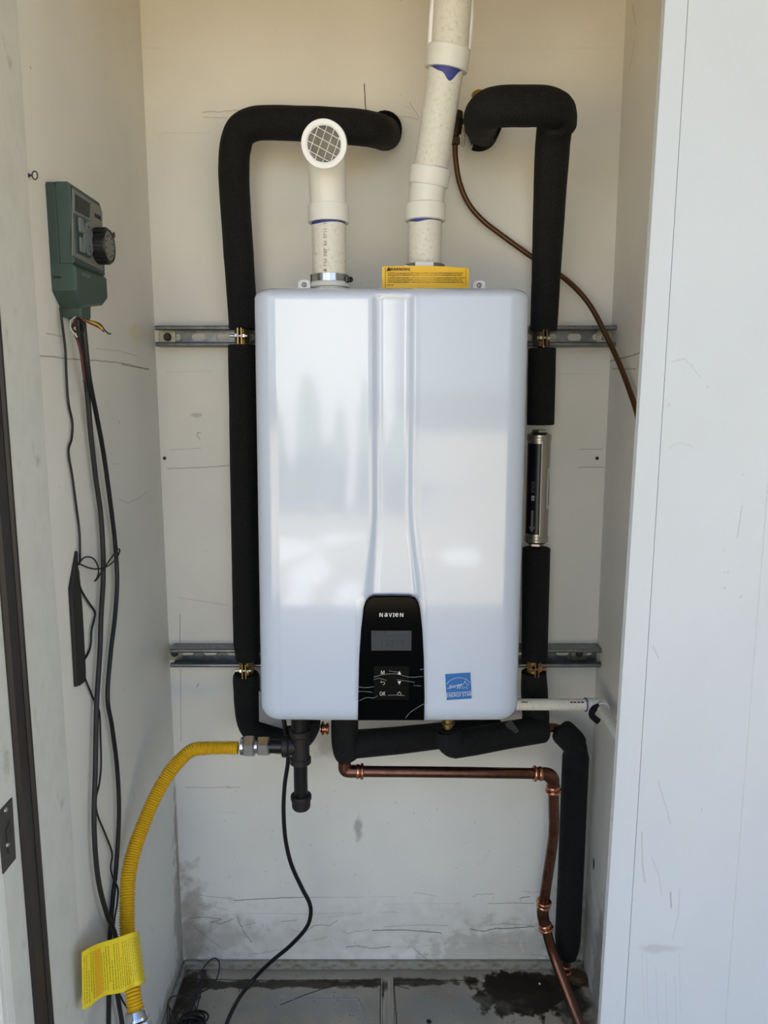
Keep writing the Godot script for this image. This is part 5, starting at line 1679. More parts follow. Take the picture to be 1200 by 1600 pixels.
func patch(b: MB, at: Vector3, axis: Vector3, r: float, a0: float, a1: float, reach: Callable) -> void:   # stain on a pipe: starts at the joint, runs along the axis as far as reach(u)
	var rows := []
	var dirx := Vector3(1, 0, 0)
	for i in 5:
		var row := []
		for j in 33:
			var u := j / 32.0
			var a := deg_to_rad(lerpf(a0, a1, u))
			var o := (dirx * sin(a) + Vector3(0, 0, 1) * cos(a))
			o = (o - axis * o.dot(axis)).normalized()
			row.append(at + o * r + axis * maxf(0.0004, reach.call(u)) * i / 4.0)
		rows.append(row)
	b.grid(rows, Vector3(0, 0, 1))


func copper_run() -> void:
	var t := thing("copper_drain_pipe", "bare copper pipe running from below the heater to the right and down to the floor", "pipe")
	# vertical stub in foam under the heater
	var b := MB.new()
	var p := spline([Vector3(-0.0778, 0.7083, -1.45), Vector3(-0.0788, 0.6704, -1.45), Vector3(-0.0772, 0.6354, -1.452), Vector3(-0.0711, 0.6105, -1.455)], 5)
	sleeve(b, p, [0.0272, 0.0272, 0.0272, 0.0272, 0.0272, 0.0272, 0.0272, 0.0272, 0.0274, 0.0276, 0.0276, 0.0276, 0.0274, 0.027, 0.026, 0.0225])
	part("foam_sleeve", b, M.black_foam, t)
	var top := [Vector3(-0.0785, 0.6295, -1.45), Vector3(-0.0801, 0.5814, -1.45), Vector3(0.1306, 0.5714, -1.465), Vector3(0.3485, 0.56, -1.48), Vector3(0.3592, 0.4206, -1.495), Vector3(0.3454, 0.2111, -1.52), Vector3(0.3694, 0.1224, -1.52), Vector3(0.4142, 0.0157, -1.44), Vector3(0.4426, -0.0403, -1.34)]
	var run := fillet(top, 0.035, 8)
	b = MB.new()
	b.tube(run, 0.0111, 20, true)
	part("copper_pipe", b, M.copper, t)
	# pressed elbows with beads: (corner index, reach before, reach after)
	for q in [[1, 0.020, 0.036], [3, 0.036, 0.040], [5, 0.030, 0.036]]:
		var c: Vector3 = top[q[0]]
		var u: Vector3 = (top[q[0] - 1] - c).normalized()
		var w: Vector3 = (top[q[0] + 1] - c).normalized()
		var ep := fillet([c + u * q[1], c, c + w * q[2]], 0.033, 10)
		b = MB.new()
		b.tube(ep, 0.0128, 20, true)
		part("elbow", b, M.copper, t)
		b = MB.new()
		if q[0] != 1:
			ring(b, c + u * (q[1] - 0.001), u, 0.0122, 0.0168, 0.007)
			part("press_ring", b, M.copper_bright, t)
			b = MB.new()
			ring(b, c + u * (q[1] - 0.013), u, 0.0122, 0.0148, 0.008)
			part("press_ring", b, M.copper_bright, t)
			b = MB.new()
		ring(b, c + w * (q[2] - 0.004), w, 0.0122, 0.0168, 0.007)
		part("press_ring", b, M.copper_bright, t)
		b = MB.new()
		ring(b, c + w * (q[2] - 0.013), w, 0.0122, 0.0148, 0.008)
		part("press_ring", b, M.copper_bright, t)
	# cross stub to the left pipe
	b = MB.new()
	b.tube([Vector3(-0.1266, 0.6708, -1.455), Vector3(-0.1104, 0.6709, -1.453)], 0.0085, 16)
	ring(b, Vector3(-0.1259, 0.6708, -1.455), Vector3(1, 0, 0), 0.008, 0.0145, 0.007)
	ring(b, Vector3(-0.1169, 0.6701, -1.455), Vector3(1, 0, 0), 0.008, 0.0125, 0.006)
	part("cross_stub", b, M.copper_bright, t)

	# sloping foam-wrapped branch behind the brass port's elbow
	p = dense([Vector3(-0.0661, 0.6333, -1.462), Vector3(0.0264, 0.6281, -1.49), Vector3(0.1353, 0.6219, -1.53), Vector3(0.2433, 0.6214, -1.575)], 0.03)
	b = MB.new()
	sleeve(b, p, lumpy(p, along(p, 0.0285, 0.0262), 0.0006, 33))
	part("branch_sleeve", b, M.black_foam, t)

	# short insulated riser in the right corner
	t = thing("insulated_riser", "black insulated pipe standing in the right corner with an angled top", "pipe", Vector3.ZERO, 0.0, "black insulated water pipes")
	b = MB.new()
	p = spline([Vector3(0.3763, 0.6248, -1.555), Vector3(0.3859, 0.6164, -1.548), Vector3(0.4002, 0.6019, -1.548), Vector3(0.4136, 0.5863, -1.55)], 4)
	sleeve(b, p, [0.021, 0.0245, 0.0265, 0.0275, 0.028, 0.028, 0.028, 0.028, 0.028, 0.028, 0.0275, 0.0265, 0.0235])
	part("foam_sleeve", b, M.black_foam, t)
	b = MB.new()
	p = dense([Vector3(0.4129, 0.5916, -1.548), Vector3(0.4138, 0.5603, -1.555), Vector3(0.4141, 0.4581, -1.557), Vector3(0.4151, 0.3036, -1.56), Vector3(0.4142, 0.1385, -1.56), Vector3(0.4144, 0.0758, -1.56)], 0.02)
	var r := []
	for i in p.size():
		r.append(0.0282)
	r[-1] = 0.021
	r[-2] = 0.0262
	r[0] = 0.021
	sleeve(b, p, r)
	part("foam_sleeve", b, M.black_foam, t)
	b = MB.new()
	b.tube(fillet([Vector3(0.3444, 0.6309, -1.548), Vector3(0.3763, 0.6248, -1.555), Vector3(0.4117, 0.5873, -1.548), Vector3(0.4134, 0.4581, -1.557), Vector3(0.4129, 0.0758, -1.56), Vector3(0.4136, 0.0386, -1.56)], 0.015, 6), 0.0100, 16)
	part("copper_pipe", b, M.copper, t)
	b = MB.new()
	ring(b, Vector3(0.4129, 0.0564, -1.56), Vector3(0, -1, 0), 0.009, 0.0135, 0.008)
	ring(b, Vector3(0.4128, 0.0402, -1.56), Vector3(0, -1, 0), 0.009, 0.013, 0.008)
	part("press_ring", b, M.copper_bright, t)

	# round fitting on the floor in that corner
	b = MB.new()
	var fl := Vector3(0.4471, 0, -1.5805)
	b.lathe([Vector2(0.022, 0), Vector2(0.022, 0.008), Vector2(0.0195, 0.0095), Vector2(0.018, 0.0085), Vector2(0.0165, 0.010), Vector2(0.014, 0.0095), Vector2(0.012, 0.0115), Vector2(0, 0.012)], fl, Vector3(0, 1, 0), 32)
	b.lathe([Vector2(0.003, 0.0120), Vector2(0.003, 0.0135), Vector2(0, 0.0135)], fl, Vector3(0, 1, 0), 12)
	solo("floor_fitting", b, M.brass_old, "dull brass round cap on the floor in the right back corner", "fitting")


func gas_line() -> void:
	var t := thing("gas_tee", "black iron gas tee with a capped drip leg below the heater's left end", "pipe fitting")
	var c := Vector3(-0.1626, 0.6593, -1.4)
	var up := Vector3(0, 1, 0)
	var b := MB.new()
	b.tube([c, c + Vector3(0, 0.065, 0)], 0.0166, 24)
	part("nipple", b, M.iron_pipe, t)
	b = MB.new()
	b.lathe([Vector2(0.0166, -0.0350), Vector2(0.0195, -0.0345), Vector2(0.0208, -0.033), Vector2(0.0208, -0.024), Vector2(0.0180, -0.021), Vector2(0.0180, 0.021), Vector2(0.0208, 0.024), Vector2(0.0208, 0.033), Vector2(0.0195, 0.0345), Vector2(0.0166, 0.0350)], c, up, 32)
	b.lathe([Vector2(0.0150, 0.0), Vector2(0.0172, 0.020), Vector2(0.0208, 0.024), Vector2(0.0208, 0.033), Vector2(0.0195, 0.0345), Vector2(0.010, 0.0350)], c, Vector3(-1, 0, 0), 32)
	part("tee", b, M.black_iron, t)
	lettering("3/4", 0.0052, c + Vector3(0.002, 0.002, 0.0178), Basis(), M.black_iron, t, true, "cast_mark")
	b = MB.new()
	b.tube([c, c + Vector3(0, -0.115, 0)], 0.0136, 24)
	part("drip_leg", b, M.iron_pipe, t)
	b = MB.new()
	b.lathe([Vector2(0.014, 0.012), Vector2(0.0195, 0.011), Vector2(0.0206, 0.009), Vector2(0.0206, 0.003), Vector2(0.0188, 0.001), Vector2(0.0180, -0.014), Vector2(0.0155, -0.018), Vector2(0, -0.0195)], c + Vector3(0, -0.112, 0), up, 28)
	b.box(c + Vector3(0, -0.130, 0), Vector3(0.012, 0.007, 0.012), 0.001)
	part("end_cap", b, M.black_iron, t)
	b = MB.new()
	b.tube([c, c + Vector3(-0.068, -0.0, 0)], 0.0134, 24)
	part("side_nipple", b, M.iron_pipe, t)

	t = thing("gas_hose", "yellow corrugated gas hose curving from the tee down the left wall", "hose")
	var n0 := c + Vector3(-0.058, 0, 0)
	b = MB.new()
	hex_nut(b, n0 - Vector3(0.0, 0, 0), Vector3(-1, 0, 0), 0.0195, 0.024, 0.0)
	part("hex_nut", b, M.steel, t)
	b = MB.new()
	b.tube([n0 + Vector3(-0.022, 0, 0), n0 + Vector3(-0.034, 0, 0)], 0.0125, 20)
	part("nut_neck", b, M.steel, t)
	b = MB.new()
	hex_nut(b, n0 + Vector3(-0.029, 0, 0), Vector3(-1, 0, 0), 0.0215, 0.021, 0.0)
	part("hex_nut", b, M.steel, t)
	b = MB.new()
	b.lathe([Vector2(0.014, 0), Vector2(0.0165, 0.0005), Vector2(0.0172, 0.002), Vector2(0.0172, 0.006), Vector2(0.016, 0.007), Vector2(0.012, 0.007)], n0 + Vector3(-0.050, 0, 0), Vector3(-1, 0, 0), 28)
	part("flare_collar", b, M.steel, t)
	var p := spline([Vector3(-0.2831, 0.656, -1.4), Vector3(-0.31, 0.657, -1.398), Vector3(-0.339, 0.6603, -1.39), Vector3(-0.366, 0.6637, -1.375), Vector3(-0.3869, 0.6505, -1.355), Vector3(-0.4036, 0.6328, -1.33), Vector3(-0.4198, 0.6032, -1.3), Vector3(-0.432, 0.5703, -1.27), Vector3(-0.4383, 0.5464, -1.243), Vector3(-0.4406, 0.521, -1.215), Vector3(-0.4371, 0.4937, -1.19), Vector3(-0.4279, 0.4477, -1.155), Vector3(-0.4139, 0.4141, -1.12), Vector3(-0.4003, 0.3899, -1.09), Vector3(-0.3916, 0.3665, -1.075)], 10)
	p = even(p, 0.0007)
	var r := []
	for i in p.size():
		r.append(0.0121 + 0.0014 * sin(TAU * i / 6.0))
	b = MB.new()
	b.tube(p, r, 20, false)
	part("corrugated_hose", b, M.yellow_coat, t)
	var d: Vector3 = (p[-1] - p[-4]).normalized()
	var e: Vector3 = p[-1]
	b = MB.new()
	b.lathe([Vector2(0.0135, -0.006), Vector2(0.0165, -0.004), Vector2(0.0185, 0.006), Vector2(0.0185, 0.010)], e, d, 28)
	part("flare_collar", b, M.steel, t)
	b = MB.new()
	hex_nut(b, e + d * 0.010, d, 0.0215, 0.024, 0.4)
	part("hex_nut", b, M.steel, t)
	b = MB.new()
	var q := e + d * 0.034
	b.tube(fillet([e + d * 0.02, q + d * 0.05, Vector3(q.x, 0.24, q.z + 0.02), Vector3(q.x, 0.0, q.z + 0.02)], 0.03, 6), 0.0134, 20)
	part("supply_pipe", b, M.iron_pipe, t)

	# paper tag wrapped round the hose
	var ta := thing("hose_tag", "yellow printed tag wrapped round the lower gas hose", "tag")
	var cols := [[Vector3(-0.4517, 0.5112, -1.035), Vector3(-0.4567, 0.4138, -1.035)], [Vector3(-0.4445, 0.5108, -1.045), Vector3(-0.4484, 0.4126, -1.045)], [Vector3(-0.4387, 0.5054, -1.06), Vector3(-0.4401, 0.4121, -1.06)], [Vector3(-0.4315, 0.5003, -1.072), Vector3(-0.4317, 0.4078, -1.072)], [Vector3(-0.4202, 0.4975, -1.082), Vector3(-0.4194, 0.402, -1.082)], [Vector3(-0.411, 0.4957, -1.09), Vector3(-0.4074, 0.4036, -1.086)], [Vector3(-0.4026, 0.494, -1.098), Vector3(-0.3931, 0.4147, -1.081)], [Vector3(-0.399, 0.4892, -1.108), Vector3(-0.3864, 0.4136, -1.087)], [Vector3(-0.399, 0.4774, -1.124), Vector3(-0.386, 0.4, -1.105)], [Vector3(-0.4068, 0.464, -1.14), Vector3(-0.3941, 0.3843, -1.122)]]
	var rows := [[], [], []]
	for k in cols.size():
		var out := Vector3(0.0022 if k > 6 else 0.0, 0, 0.005 if k < 8 else 0.003)
		rows[0].append(cols[k][0] + out)
		rows[1].append(cols[k][0].lerp(cols[k][1], 0.5) + out)
		rows[2].append(cols[k][1] + out)
	for k in 3:
		rows[k] = spline(rows[k], 5)
	var im := Image.create(768, 640, false, Image.FORMAT_RGB8)
	var yel := Color(0.90, 0.80, 0.13)
	im.fill(yel)
	var rg := RandomNumberGenerator.new()
	rg.seed = 12
	im.fill_rect(Rect2i(140, 60, 70, 540), Color(0.86, 0.66, 0.10))
	for l in 27:   # illegible small print: lines run up the tag
		var x := 30 + l * 23
		var y := 60
		if l in [2, 12, 16]:
			y = 240
		if l in [8, 9]:
			y = 120
		while y < 585 - (90 if l in [3, 11, 20] else 0):
			var wl := rg.randi_range(12, 46)
			if l not in [5, 6, 7]:
				for yy in range(y, mini(y + wl, 590), 6):
					im.fill_rect(Rect2i(x + rg.randi_range(0, 2), yy, 8 - rg.randi_range(0, 3), 4), Color(0.20, 0.17, 0.05))
			y += wl + 9
	var tm := StandardMaterial3D.new()
	tm.albedo_texture = ImageTexture.create_from_image(im)
	tm.roughness = 0.5
	var nn := Vector3(0.3, 0, 1)
	b = MB.new()
	b.grid(rows, nn)
	var back := []
	for rw in rows:
		var o := []
		for v in rw:
			o.append(v + Vector3(-0.0003, 0, -0.0008))
		back.append(o)
	part("printed_face", b, tm, ta)
	b = MB.new()
	b.grid(back, -nn)
	b.grid([rows[0], back[0]], Vector3.UP)
	b.grid([rows[2], back[2]], Vector3.DOWN)
	part("back_sheet", b, M.yellow_tag, ta)


func even(p: Array, step: float) -> Array:   # resample at equal steps
	var out := [p[0]]
	var left := step
	for i in p.size() - 1:
		var a: Vector3 = p[i]
		var b: Vector3 = p[i + 1]
		var l := a.distance_to(b)
		var at := 0.0
		while l - at >= left:
			at += left
			left = step
			out.append(a.lerp(b, at / l))
		left -= l - at
	return out


# ---------------------------------------------------------------- left wall: controller, cables, odds and ends
func rounded(x0: float, y0: float, x1: float, y1: float, r: float, steps := 4) -> Array:
	var o := []
	for q in [[x1 - r, y1 - r, 0.0], [x0 + r, y1 - r, 90.0], [x0 + r, y0 + r, 180.0], [x1 - r, y0 + r, 270.0]]:
		for k in steps + 1:
			var a := deg_to_rad(q[2] + 90.0 * k / steps)
			o.append(Vector2(q[0] + r * cos(a), q[1] + r * sin(a)))
	return o


func controller() -> void:
	# local axes: x away from the viewer along the wall, y up, z out from the wall
	var t := thing("irrigation_controller", "green wall-mounted irrigation timer with grey faceplate and black dial", "controller", Vector3(-0.472, 1.445, -1.128), PI / 2.0)
	var fr := func(z: float) -> Transform3D: return Transform3D(Basis(), Vector3(0, 0, z))
	var b := MB.new()
	b.prism(rounded(0.0, 0.050, 0.124, 0.184, 0.006), fr.call(0.0), 0.0135, 0.002)
	part("back_housing", b, M.green_back, t)
	b = MB.new()
	b.prism([Vector2(0.0008, 0.0735), Vector2(0.125, 0.0735), Vector2(0.125, 0.174), Vector2(0.117, 0.1835), Vector2(0.0008, 0.1835)], fr.call(0.0140), 0.0194, 0.0028)
	part("front_cover", b, M.green_box, t)
	# lower wiring cover with sloping corners
	b = MB.new()
	b.prism([Vector2(-0.0008, 0.036), Vector2(0.022, 0.0150), Vector2(0.108, 0.0270), Vector2(0.128, 0.038), Vector2(0.128, 0.0728), Vector2(-0.0008, 0.0728)], fr.call(0.0005), 0.0345, 0.004)
	var lc := part("wiring_cover", b, M.green_box, t)
	b = MB.new()
	b.prism([Vector2(0.028, 0.0025), Vector2(0.066, 0.0005), Vector2(0.070, 0.030), Vector2(0.026, 0.030)], fr.call(0.0), 0.029, 0.003)
	part("cable_spout", b, M.green_box, t)
	b = MB.new()
	b.box(Vector3(-0.0006, 0.0545, 0.0085), Vector3(0.003, 0.003, 0.010), 0.0005)
	part("latch_slot", b, M.dial_black, t)
	# faceplate
	var zf := 0.0334
	b = MB.new()
	b.prism([Vector3(-0.0052, 0.0834, 0.0334), Vector3(0.1122, 0.08, 0.0334), Vector3(0.1237, 0.17, 0.0334), Vector3(0.1111, 0.1757, 0.0334), Vector3(0.0096, 0.1772, 0.0334)].map(func(v: Vector3) -> Vector2: return Vector2(v.x, v.y)), fr.call(zf - 0.0004), 0.0014, 0.0005)
	var plate := part("faceplate", b, M.grey_plate, t)
	b = MB.new()
	b.prism([Vector2(0.0104, 0.1753), Vector2(0.0052, 0.1423), Vector2(0.0724, 0.1451), Vector2(0.0792, 0.1748)], fr.call(zf + 0.0008), 0.0014, 0.0006)
	var bez := part("display_bezel", b, M.grey_button, t)
	b = MB.new()
	b.prism([Vector2(0.0141, 0.1702), Vector2(0.0105, 0.1469), Vector2(0.0641, 0.1479), Vector2(0.0689, 0.1702)], fr.call(zf + 0.0016), 0.0010, 0.0002)
	part("screen", b, M.lcd_green, bez)
	# button island
	b = MB.new()
	var pc: Vector3 = Vector3(0.0516, 0.116, 0.0334)
	var isl := [Vector2((Vector3(0.0067, 0.1401, 0.0334) as Vector3).x, pc.y + 0.026), Vector2((Vector3(0.0067, 0.1401, 0.0334) as Vector3).x, pc.y - 0.027)]
	for k in 17:
		var a := deg_to_rad(-90.0 + 180.0 * k / 16.0)
		isl.append(Vector2(pc.x + 0.0205 * cos(a), pc.y - 0.0005 + 0.0268 * sin(a)))
	b.prism(isl, fr.call(zf + 0.0009), 0.0022, 0.0008)
	part("button_island", b, M.green_back, t)
	for k in 4:   # four petals round the middle key
		var a0 := deg_to_rad(45.0 + 90.0 * k + 3.0)
		var a1 := deg_to_rad(135.0 + 90.0 * k - 3.0)
		var o := []
		for j in 9:
			var a := lerpf(a0, a1, j / 8.0)
			o.append(Vector2(pc.x + 0.0180 * cos(a), pc.y + 0.0240 * sin(a)))
		for j in 9:
			var a := lerpf(a1, a0, j / 8.0)
			o.append(Vector2(pc.x + 0.0082 * cos(a), pc.y + 0.0105 * sin(a)))
		b = MB.new()
		b.prism(o, fr.call(zf + 0.0029), 0.0018, 0.0006)
		part("petal_button", b, M.grey_button, t)
	b = MB.new()
	var o2 := []
	for j in 20:
		o2.append(Vector2(pc.x + 0.0072 * cos(TAU * j / 20.0), pc.y + 0.0094 * sin(TAU * j / 20.0)))
	b.prism(o2, fr.call(zf + 0.0029), 0.0018, 0.0006)
	part("middle_button", b, M.grey_button, t)
	for k in 2:
		b = MB.new()
		var xa: float = (Vector3(0.017, 0.138, 0.0334) as Vector3).x
		var ya := pc.y + (0.0035 if k == 0 else -0.0235)
		b.prism(rounded(xa, ya, xa + 0.0165, ya + 0.0205, 0.002), fr.call(zf + 0.0026), 0.0026, 0.0007)
		part("side_button", b, M.grey_button, t)
	var zt := zf + 0.0049
	lettering("+", 0.0075, Vector3(pc.x, pc.y + 0.0168, zt), Basis(), M.print_black, t, true, "key_print")
	lettering("–", 0.0070, Vector3(pc.x, pc.y - 0.0168, zt), Basis(), M.print_black, t, true, "key_print")
	b = MB.new()
	b.prism([Vector2(pc.x + 0.011, pc.y - 0.0035), Vector2(pc.x + 0.0162, pc.y), Vector2(pc.x + 0.011, pc.y + 0.0035)], fr.call(zt - 0.0002), 0.0004)
	part("key_print", b, M.print_black, t)
	# dial
	var dc: Vector3 = Vector3(0.0906, 0.113, 0.0334)
	b = MB.new()
	b.lathe([Vector2(0.0245, 0), Vector2(0.0262, 0.002), Vector2(0.0258, 0.0185), Vector2(0.0245, 0.0205), Vector2(0.0222, 0.0205), Vector2(0.0215, 0.0195)], dc + Vector3(0, 0, 0.001), Vector3(0, 0, 1), 48)
	for k in 24:
		var a := TAU * k / 24.0
		b.box(dc + Vector3(0.0262 * cos(a), 0.0262 * sin(a), 0.0105), Vector3(0.0018, 0.0030, 0.0165), 0.0006, Basis(Vector3(0, 0, 1), a))
	var dial := part("dial", b, M.dial_black, t, "black ribbed dial")
	b = MB.new()
	b.lathe([Vector2(0.0216, 0), Vector2(0.0210, 0.0006), Vector2(0, 0.0008)], dc + Vector3(0, 0, 0.0202), Vector3(0, 0, 1), 40)
	part("dial_face", b, M.grey_plate, dial)
	for k in 10:
		var a := TAU * (k + 0.5) / 10.0
		b = MB.new()
		b.box(dc + Vector3(0.0155 * cos(a), 0.0155 * sin(a), 0.0210), Vector3(0.0048, 0.0022, 0.0004), 0.0001)
		part("dial_mark", b, M.print_black, dial)
	lettering("(Orbit)", 0.0062, (Vector3(0.1017, 0.1582, 0.0334) as Vector3) + Vector3(0, 0, 0.0012), Basis(), M.print_black, t, true, "maker_print", 0.9)
	lettering("EASY DIAL™", 0.0042, Vector3(0.040, 0.0625, 0.0352), Basis(), M.label_grey, lc, true, "model_print")

	# coloured wire ends that stick out of the spout
	for q in [["wire_yellow", [Vector3(-0.4336, 1.4433, -1.13), Vector3(-0.4237, 1.4388, -1.125), Vector3(-0.4129, 1.4366, -1.12), Vector3(-0.404, 1.4322, -1.115), Vector3(-0.3977, 1.4276, -1.112)]], ["wire_orange", [Vector3(-0.4337, 1.4424, -1.13), Vector3(-0.4218, 1.4368, -1.122), Vector3(-0.4105, 1.4333, -1.118), Vector3(-0.4016, 1.429, -1.113), Vector3(-0.3962, 1.4256, -1.11)]], ["wire_red", [Vector3(-0.432, 1.4422, -1.128), Vector3(-0.4184, 1.4353, -1.12), Vector3(-0.4077, 1.4309, -1.115), Vector3(-0.3996, 1.4267, -1.112), Vector3(-0.3955, 1.423, -1.11)]], ["wire_teal", [Vector3(-0.4346, 1.4446, -1.135), Vector3(-0.4237, 1.4401, -1.13), Vector3(-0.411, 1.437, -1.125), Vector3(-0.4022, 1.4326, -1.12), Vector3(-0.3962, 1.426, -1.115), Vector3(-0.39, 1.4205, -1.112), Vector3(-0.3857, 1.4199, -1.11)]]]:
		part("wire_end", tube_of(spline(q[1], 6), 0.0011, 8), M[q[0]], t).transform = t.transform.affine_inverse()
	part("wire_end", tube_of(spline([Vector3(-0.4457, 1.446, -1.14), Vector3(-0.4485, 1.4397, -1.13), Vector3(-0.446, 1.4308, -1.12), Vector3(-0.442, 1.4227, -1.118), Vector3(-0.4369, 1.4157, -1.12)], 6), 0.0010, 8), M.wire_white, t).transform = t.transform.affine_inverse()
	part("wire_end", tube_of(spline([Vector3(-0.4411, 1.4437, -1.135), Vector3(-0.4452, 1.4321, -1.125), Vector3(-0.4419, 1.4228, -1.12), Vector3(-0.4384, 1.4089, -1.125), Vector3(-0.4363, 1.3848, -1.13), Vector3(-0.4367, 1.3639, -1.135), Vector3(-0.4374, 1.3529, -1.135)], 6), 0.0016, 8), M.wire_red, t).transform = t.transform.affine_inverse()
	part("wire_end", tube_of(spline([Vector3(-0.4364, 1.4433, -1.13), Vector3(-0.4267, 1.4335, -1.12), Vector3(-0.4253, 1.4289, -1.118), Vector3(-0.4301, 1.422, -1.12), Vector3(-0.4391, 1.4237, -1.12), Vector3(-0.4453, 1.4295, -1.125), Vector3(-0.4405, 1.4352, -1.13)], 6), 0.0014, 8), M.cable_black, t).transform = t.transform.affine_inverse()


func cables() -> void:
	var p := spline([Vector3(-0.455, 1.4451, -1.1706), Vector3(-0.455, 1.4259, -1.1748), Vector3(-0.456, 1.3889, -1.1863), Vector3(-0.459, 1.3311, -1.2029), Vector3(-0.461, 1.2713, -1.2119), Vector3(-0.462, 1.199, -1.2249), Vector3(-0.462, 1.1452, -1.2361), Vector3(-0.462, 1.0811, -1.2374), Vector3(-0.462, 1.0291, -1.2292), Vector3(-0.462, 0.9796, -1.2127), Vector3(-0.462, 0.9196, -1.1975), Vector3(-0.462, 0.843, -1.1713), Vector3(-0.462, 0.744, -1.15), Vector3(-0.461, 0.6574, -1.1282), Vector3(-0.46, 0.5685, -1.1279), Vector3(-0.4565, 0.4942, -1.1438), Vector3(-0.4545, 0.4324, -1.1709), Vector3(-0.4545, 0.3913, -1.177), Vector3(-0.4565, 0.3432, -1.1688), Vector3(-0.459, 0.2897, -1.1805), Vector3(-0.46, 0.2274, -1.1934), Vector3(-0.46, 0.1376, -1.1928)], 8)
	solo("cable", tube_of(p, 0.0040, 12), M.cable_grey, "thick dark grey cable hanging from the green controller, passing just right of the flat stake", "cable", "cables on the left wall")
	p = spline([Vector3(-0.447, 1.4452, -1.172), Vector3(-0.446, 1.4164, -1.1723), Vector3(-0.449, 1.3602, -1.1877), Vector3(-0.454, 1.301, -1.2222), Vector3(-0.457, 1.2379, -1.2513), Vector3(-0.46, 1.1494, -1.2785), Vector3(-0.462, 1.0802, -1.2951), Vector3(-0.462, 1.0181, -1.2949), Vector3(-0.462, 0.9607, -1.2762), Vector3(-0.462, 0.9028, -1.2451), Vector3(-0.462, 0.8339, -1.219), Vector3(-0.462, 0.7773, -1.2314), Vector3(-0.462, 0.6953, -1.2438), Vector3(-0.462, 0.6135, -1.2406), Vector3(-0.4665, 0.5252, -1.2267), Vector3(-0.468, 0.4777, -1.2075), Vector3(-0.468, 0.4316, -1.1876), Vector3(-0.468, 0.382, -1.1735), Vector3(-0.468, 0.2767, -1.1538)], 8)
	solo("cable", tube_of(p, 0.0037, 12), M.cable_black, "thick black cable hanging from the green controller, rightmost strand on the left wall", "cable", "cables on the left wall")
	p = spline([Vector3(-0.466, 1.4592, -1.1376), Vector3(-0.466, 1.437, -1.1408), Vector3(-0.467, 1.4011, -1.1489), Vector3(-0.468, 1.3596, -1.1493), Vector3(-0.468, 1.3222, -1.1504), Vector3(-0.468, 1.2935, -1.16), Vector3(-0.468, 1.2699, -1.1539), Vector3(-0.468, 1.2509, -1.1391), Vector3(-0.468, 1.2128, -1.1473), Vector3(-0.468, 1.168, -1.1547), Vector3(-0.468, 1.1273, -1.1607), Vector3(-0.467, 1.0904, -1.1548), Vector3(-0.466, 1.0799, -1.1481), Vector3(-0.466, 1.0782, -1.1379), Vector3(-0.467, 1.0671, -1.1387), Vector3(-0.467, 1.0393, -1.1492), Vector3(-0.468, 1.0098, -1.1783), Vector3(-0.468, 0.9871, -1.2019), Vector3(-0.468, 0.9756, -1.1973), Vector3(-0.468, 0.9616, -1.1841), Vector3(-0.468, 0.9423, -1.1783), Vector3(-0.469, 0.9299, -1.1682), Vector3(-0.4705, 0.9194, -1.1392), Vector3(-0.471, 0.9166, -1.1299)], 7)
	solo("thin_wire", tube_of(p, 0.0018, 10), M.cable_black, "thin black wire from the controller's near edge to the top of the flat stake", "wire", "cables on the left wall")
	p = spline([Vector3(-0.469, 0.9121, -1.1393), Vector3(-0.468, 0.8847, -1.1532), Vector3(-0.468, 0.8502, -1.1747), Vector3(-0.468, 0.8195, -1.1952), Vector3(-0.468, 0.7775, -1.1943), Vector3(-0.468, 0.7292, -1.1895), Vector3(-0.467, 0.7035, -1.174), Vector3(-0.467, 0.687, -1.1573), Vector3(-0.467, 0.6594, -1.1585), Vector3(-0.467, 0.6089, -1.1854), Vector3(-0.468, 0.5557, -1.2135), Vector3(-0.4623, 0.5443, -1.1892), Vector3(-0.4623, 0.5225, -1.1951), Vector3(-0.4623, 0.487, -1.2149), Vector3(-0.4622, 0.4629, -1.2076), Vector3(-0.4618, 0.433, -1.1857), Vector3(-0.4623, 0.3407, -1.1789), Vector3(-0.464, 0.279, -1.2068), Vector3(-0.462, 0.2467, -1.223), Vector3(-0.46, 0.208, -1.2426)], 7)
	solo("thin_wire", tube_of(p, 0.0016, 10), M.cable_black, "thin black wire weaving among the cables from the stake's foot to the hose tag", "wire", "cables on the left wall")
	# tie loop
	p = spline([Vector3(-0.465, 1.079, -1.1429), Vector3(-0.462, 1.0861, -1.1514), Vector3(-0.46, 1.0858, -1.1667), Vector3(-0.456, 1.08, -1.179), Vector3(-0.454, 1.0687, -1.1881), Vector3(-0.454, 1.0574, -1.1918), Vector3(-0.454, 1.0487, -1.1849), Vector3(-0.454, 1.0453, -1.1735), Vector3(-0.453, 1.0477, -1.1848), Vector3(-0.452, 1.0558, -1.2029), Vector3(-0.451, 1.0625, -1.2243), Vector3(-0.453, 1.0695, -1.2612), Vector3(-0.454, 1.073, -1.2867), Vector3(-0.454, 1.0684, -1.2924), Vector3(-0.453, 1.0605, -1.2723), Vector3(-0.451, 1.0578, -1.2354), Vector3(-0.451, 1.0592, -1.2064), Vector3(-0.454, 1.0629, -1.1817), Vector3(-0.459, 1.0691, -1.164), Vector3(-0.464, 1.078, -1.1477)], 7)
	solo("tie_wire", tube_of(p, 0.0013, 8), M.cable_grey, "looped grey tie wire holding the cables beside the top of the flat stake", "wire")
	var b := MB.new()
	var pts := [Vector3(-0.472, 1.0989, -1.1477), Vector3(-0.472, 1.0493, -1.1147), Vector3(-0.472, 0.8959, -1.1119), Vector3(-0.472, 0.8923, -1.1261), Vector3(-0.472, 0.8911, -1.1476), Vector3(-0.472, 0.9153, -1.1501), Vector3(-0.472, 1.0079, -1.152), Vector3(-0.472, 1.0667, -1.1488), Vector3(-0.472, 1.0755, -1.1452)]
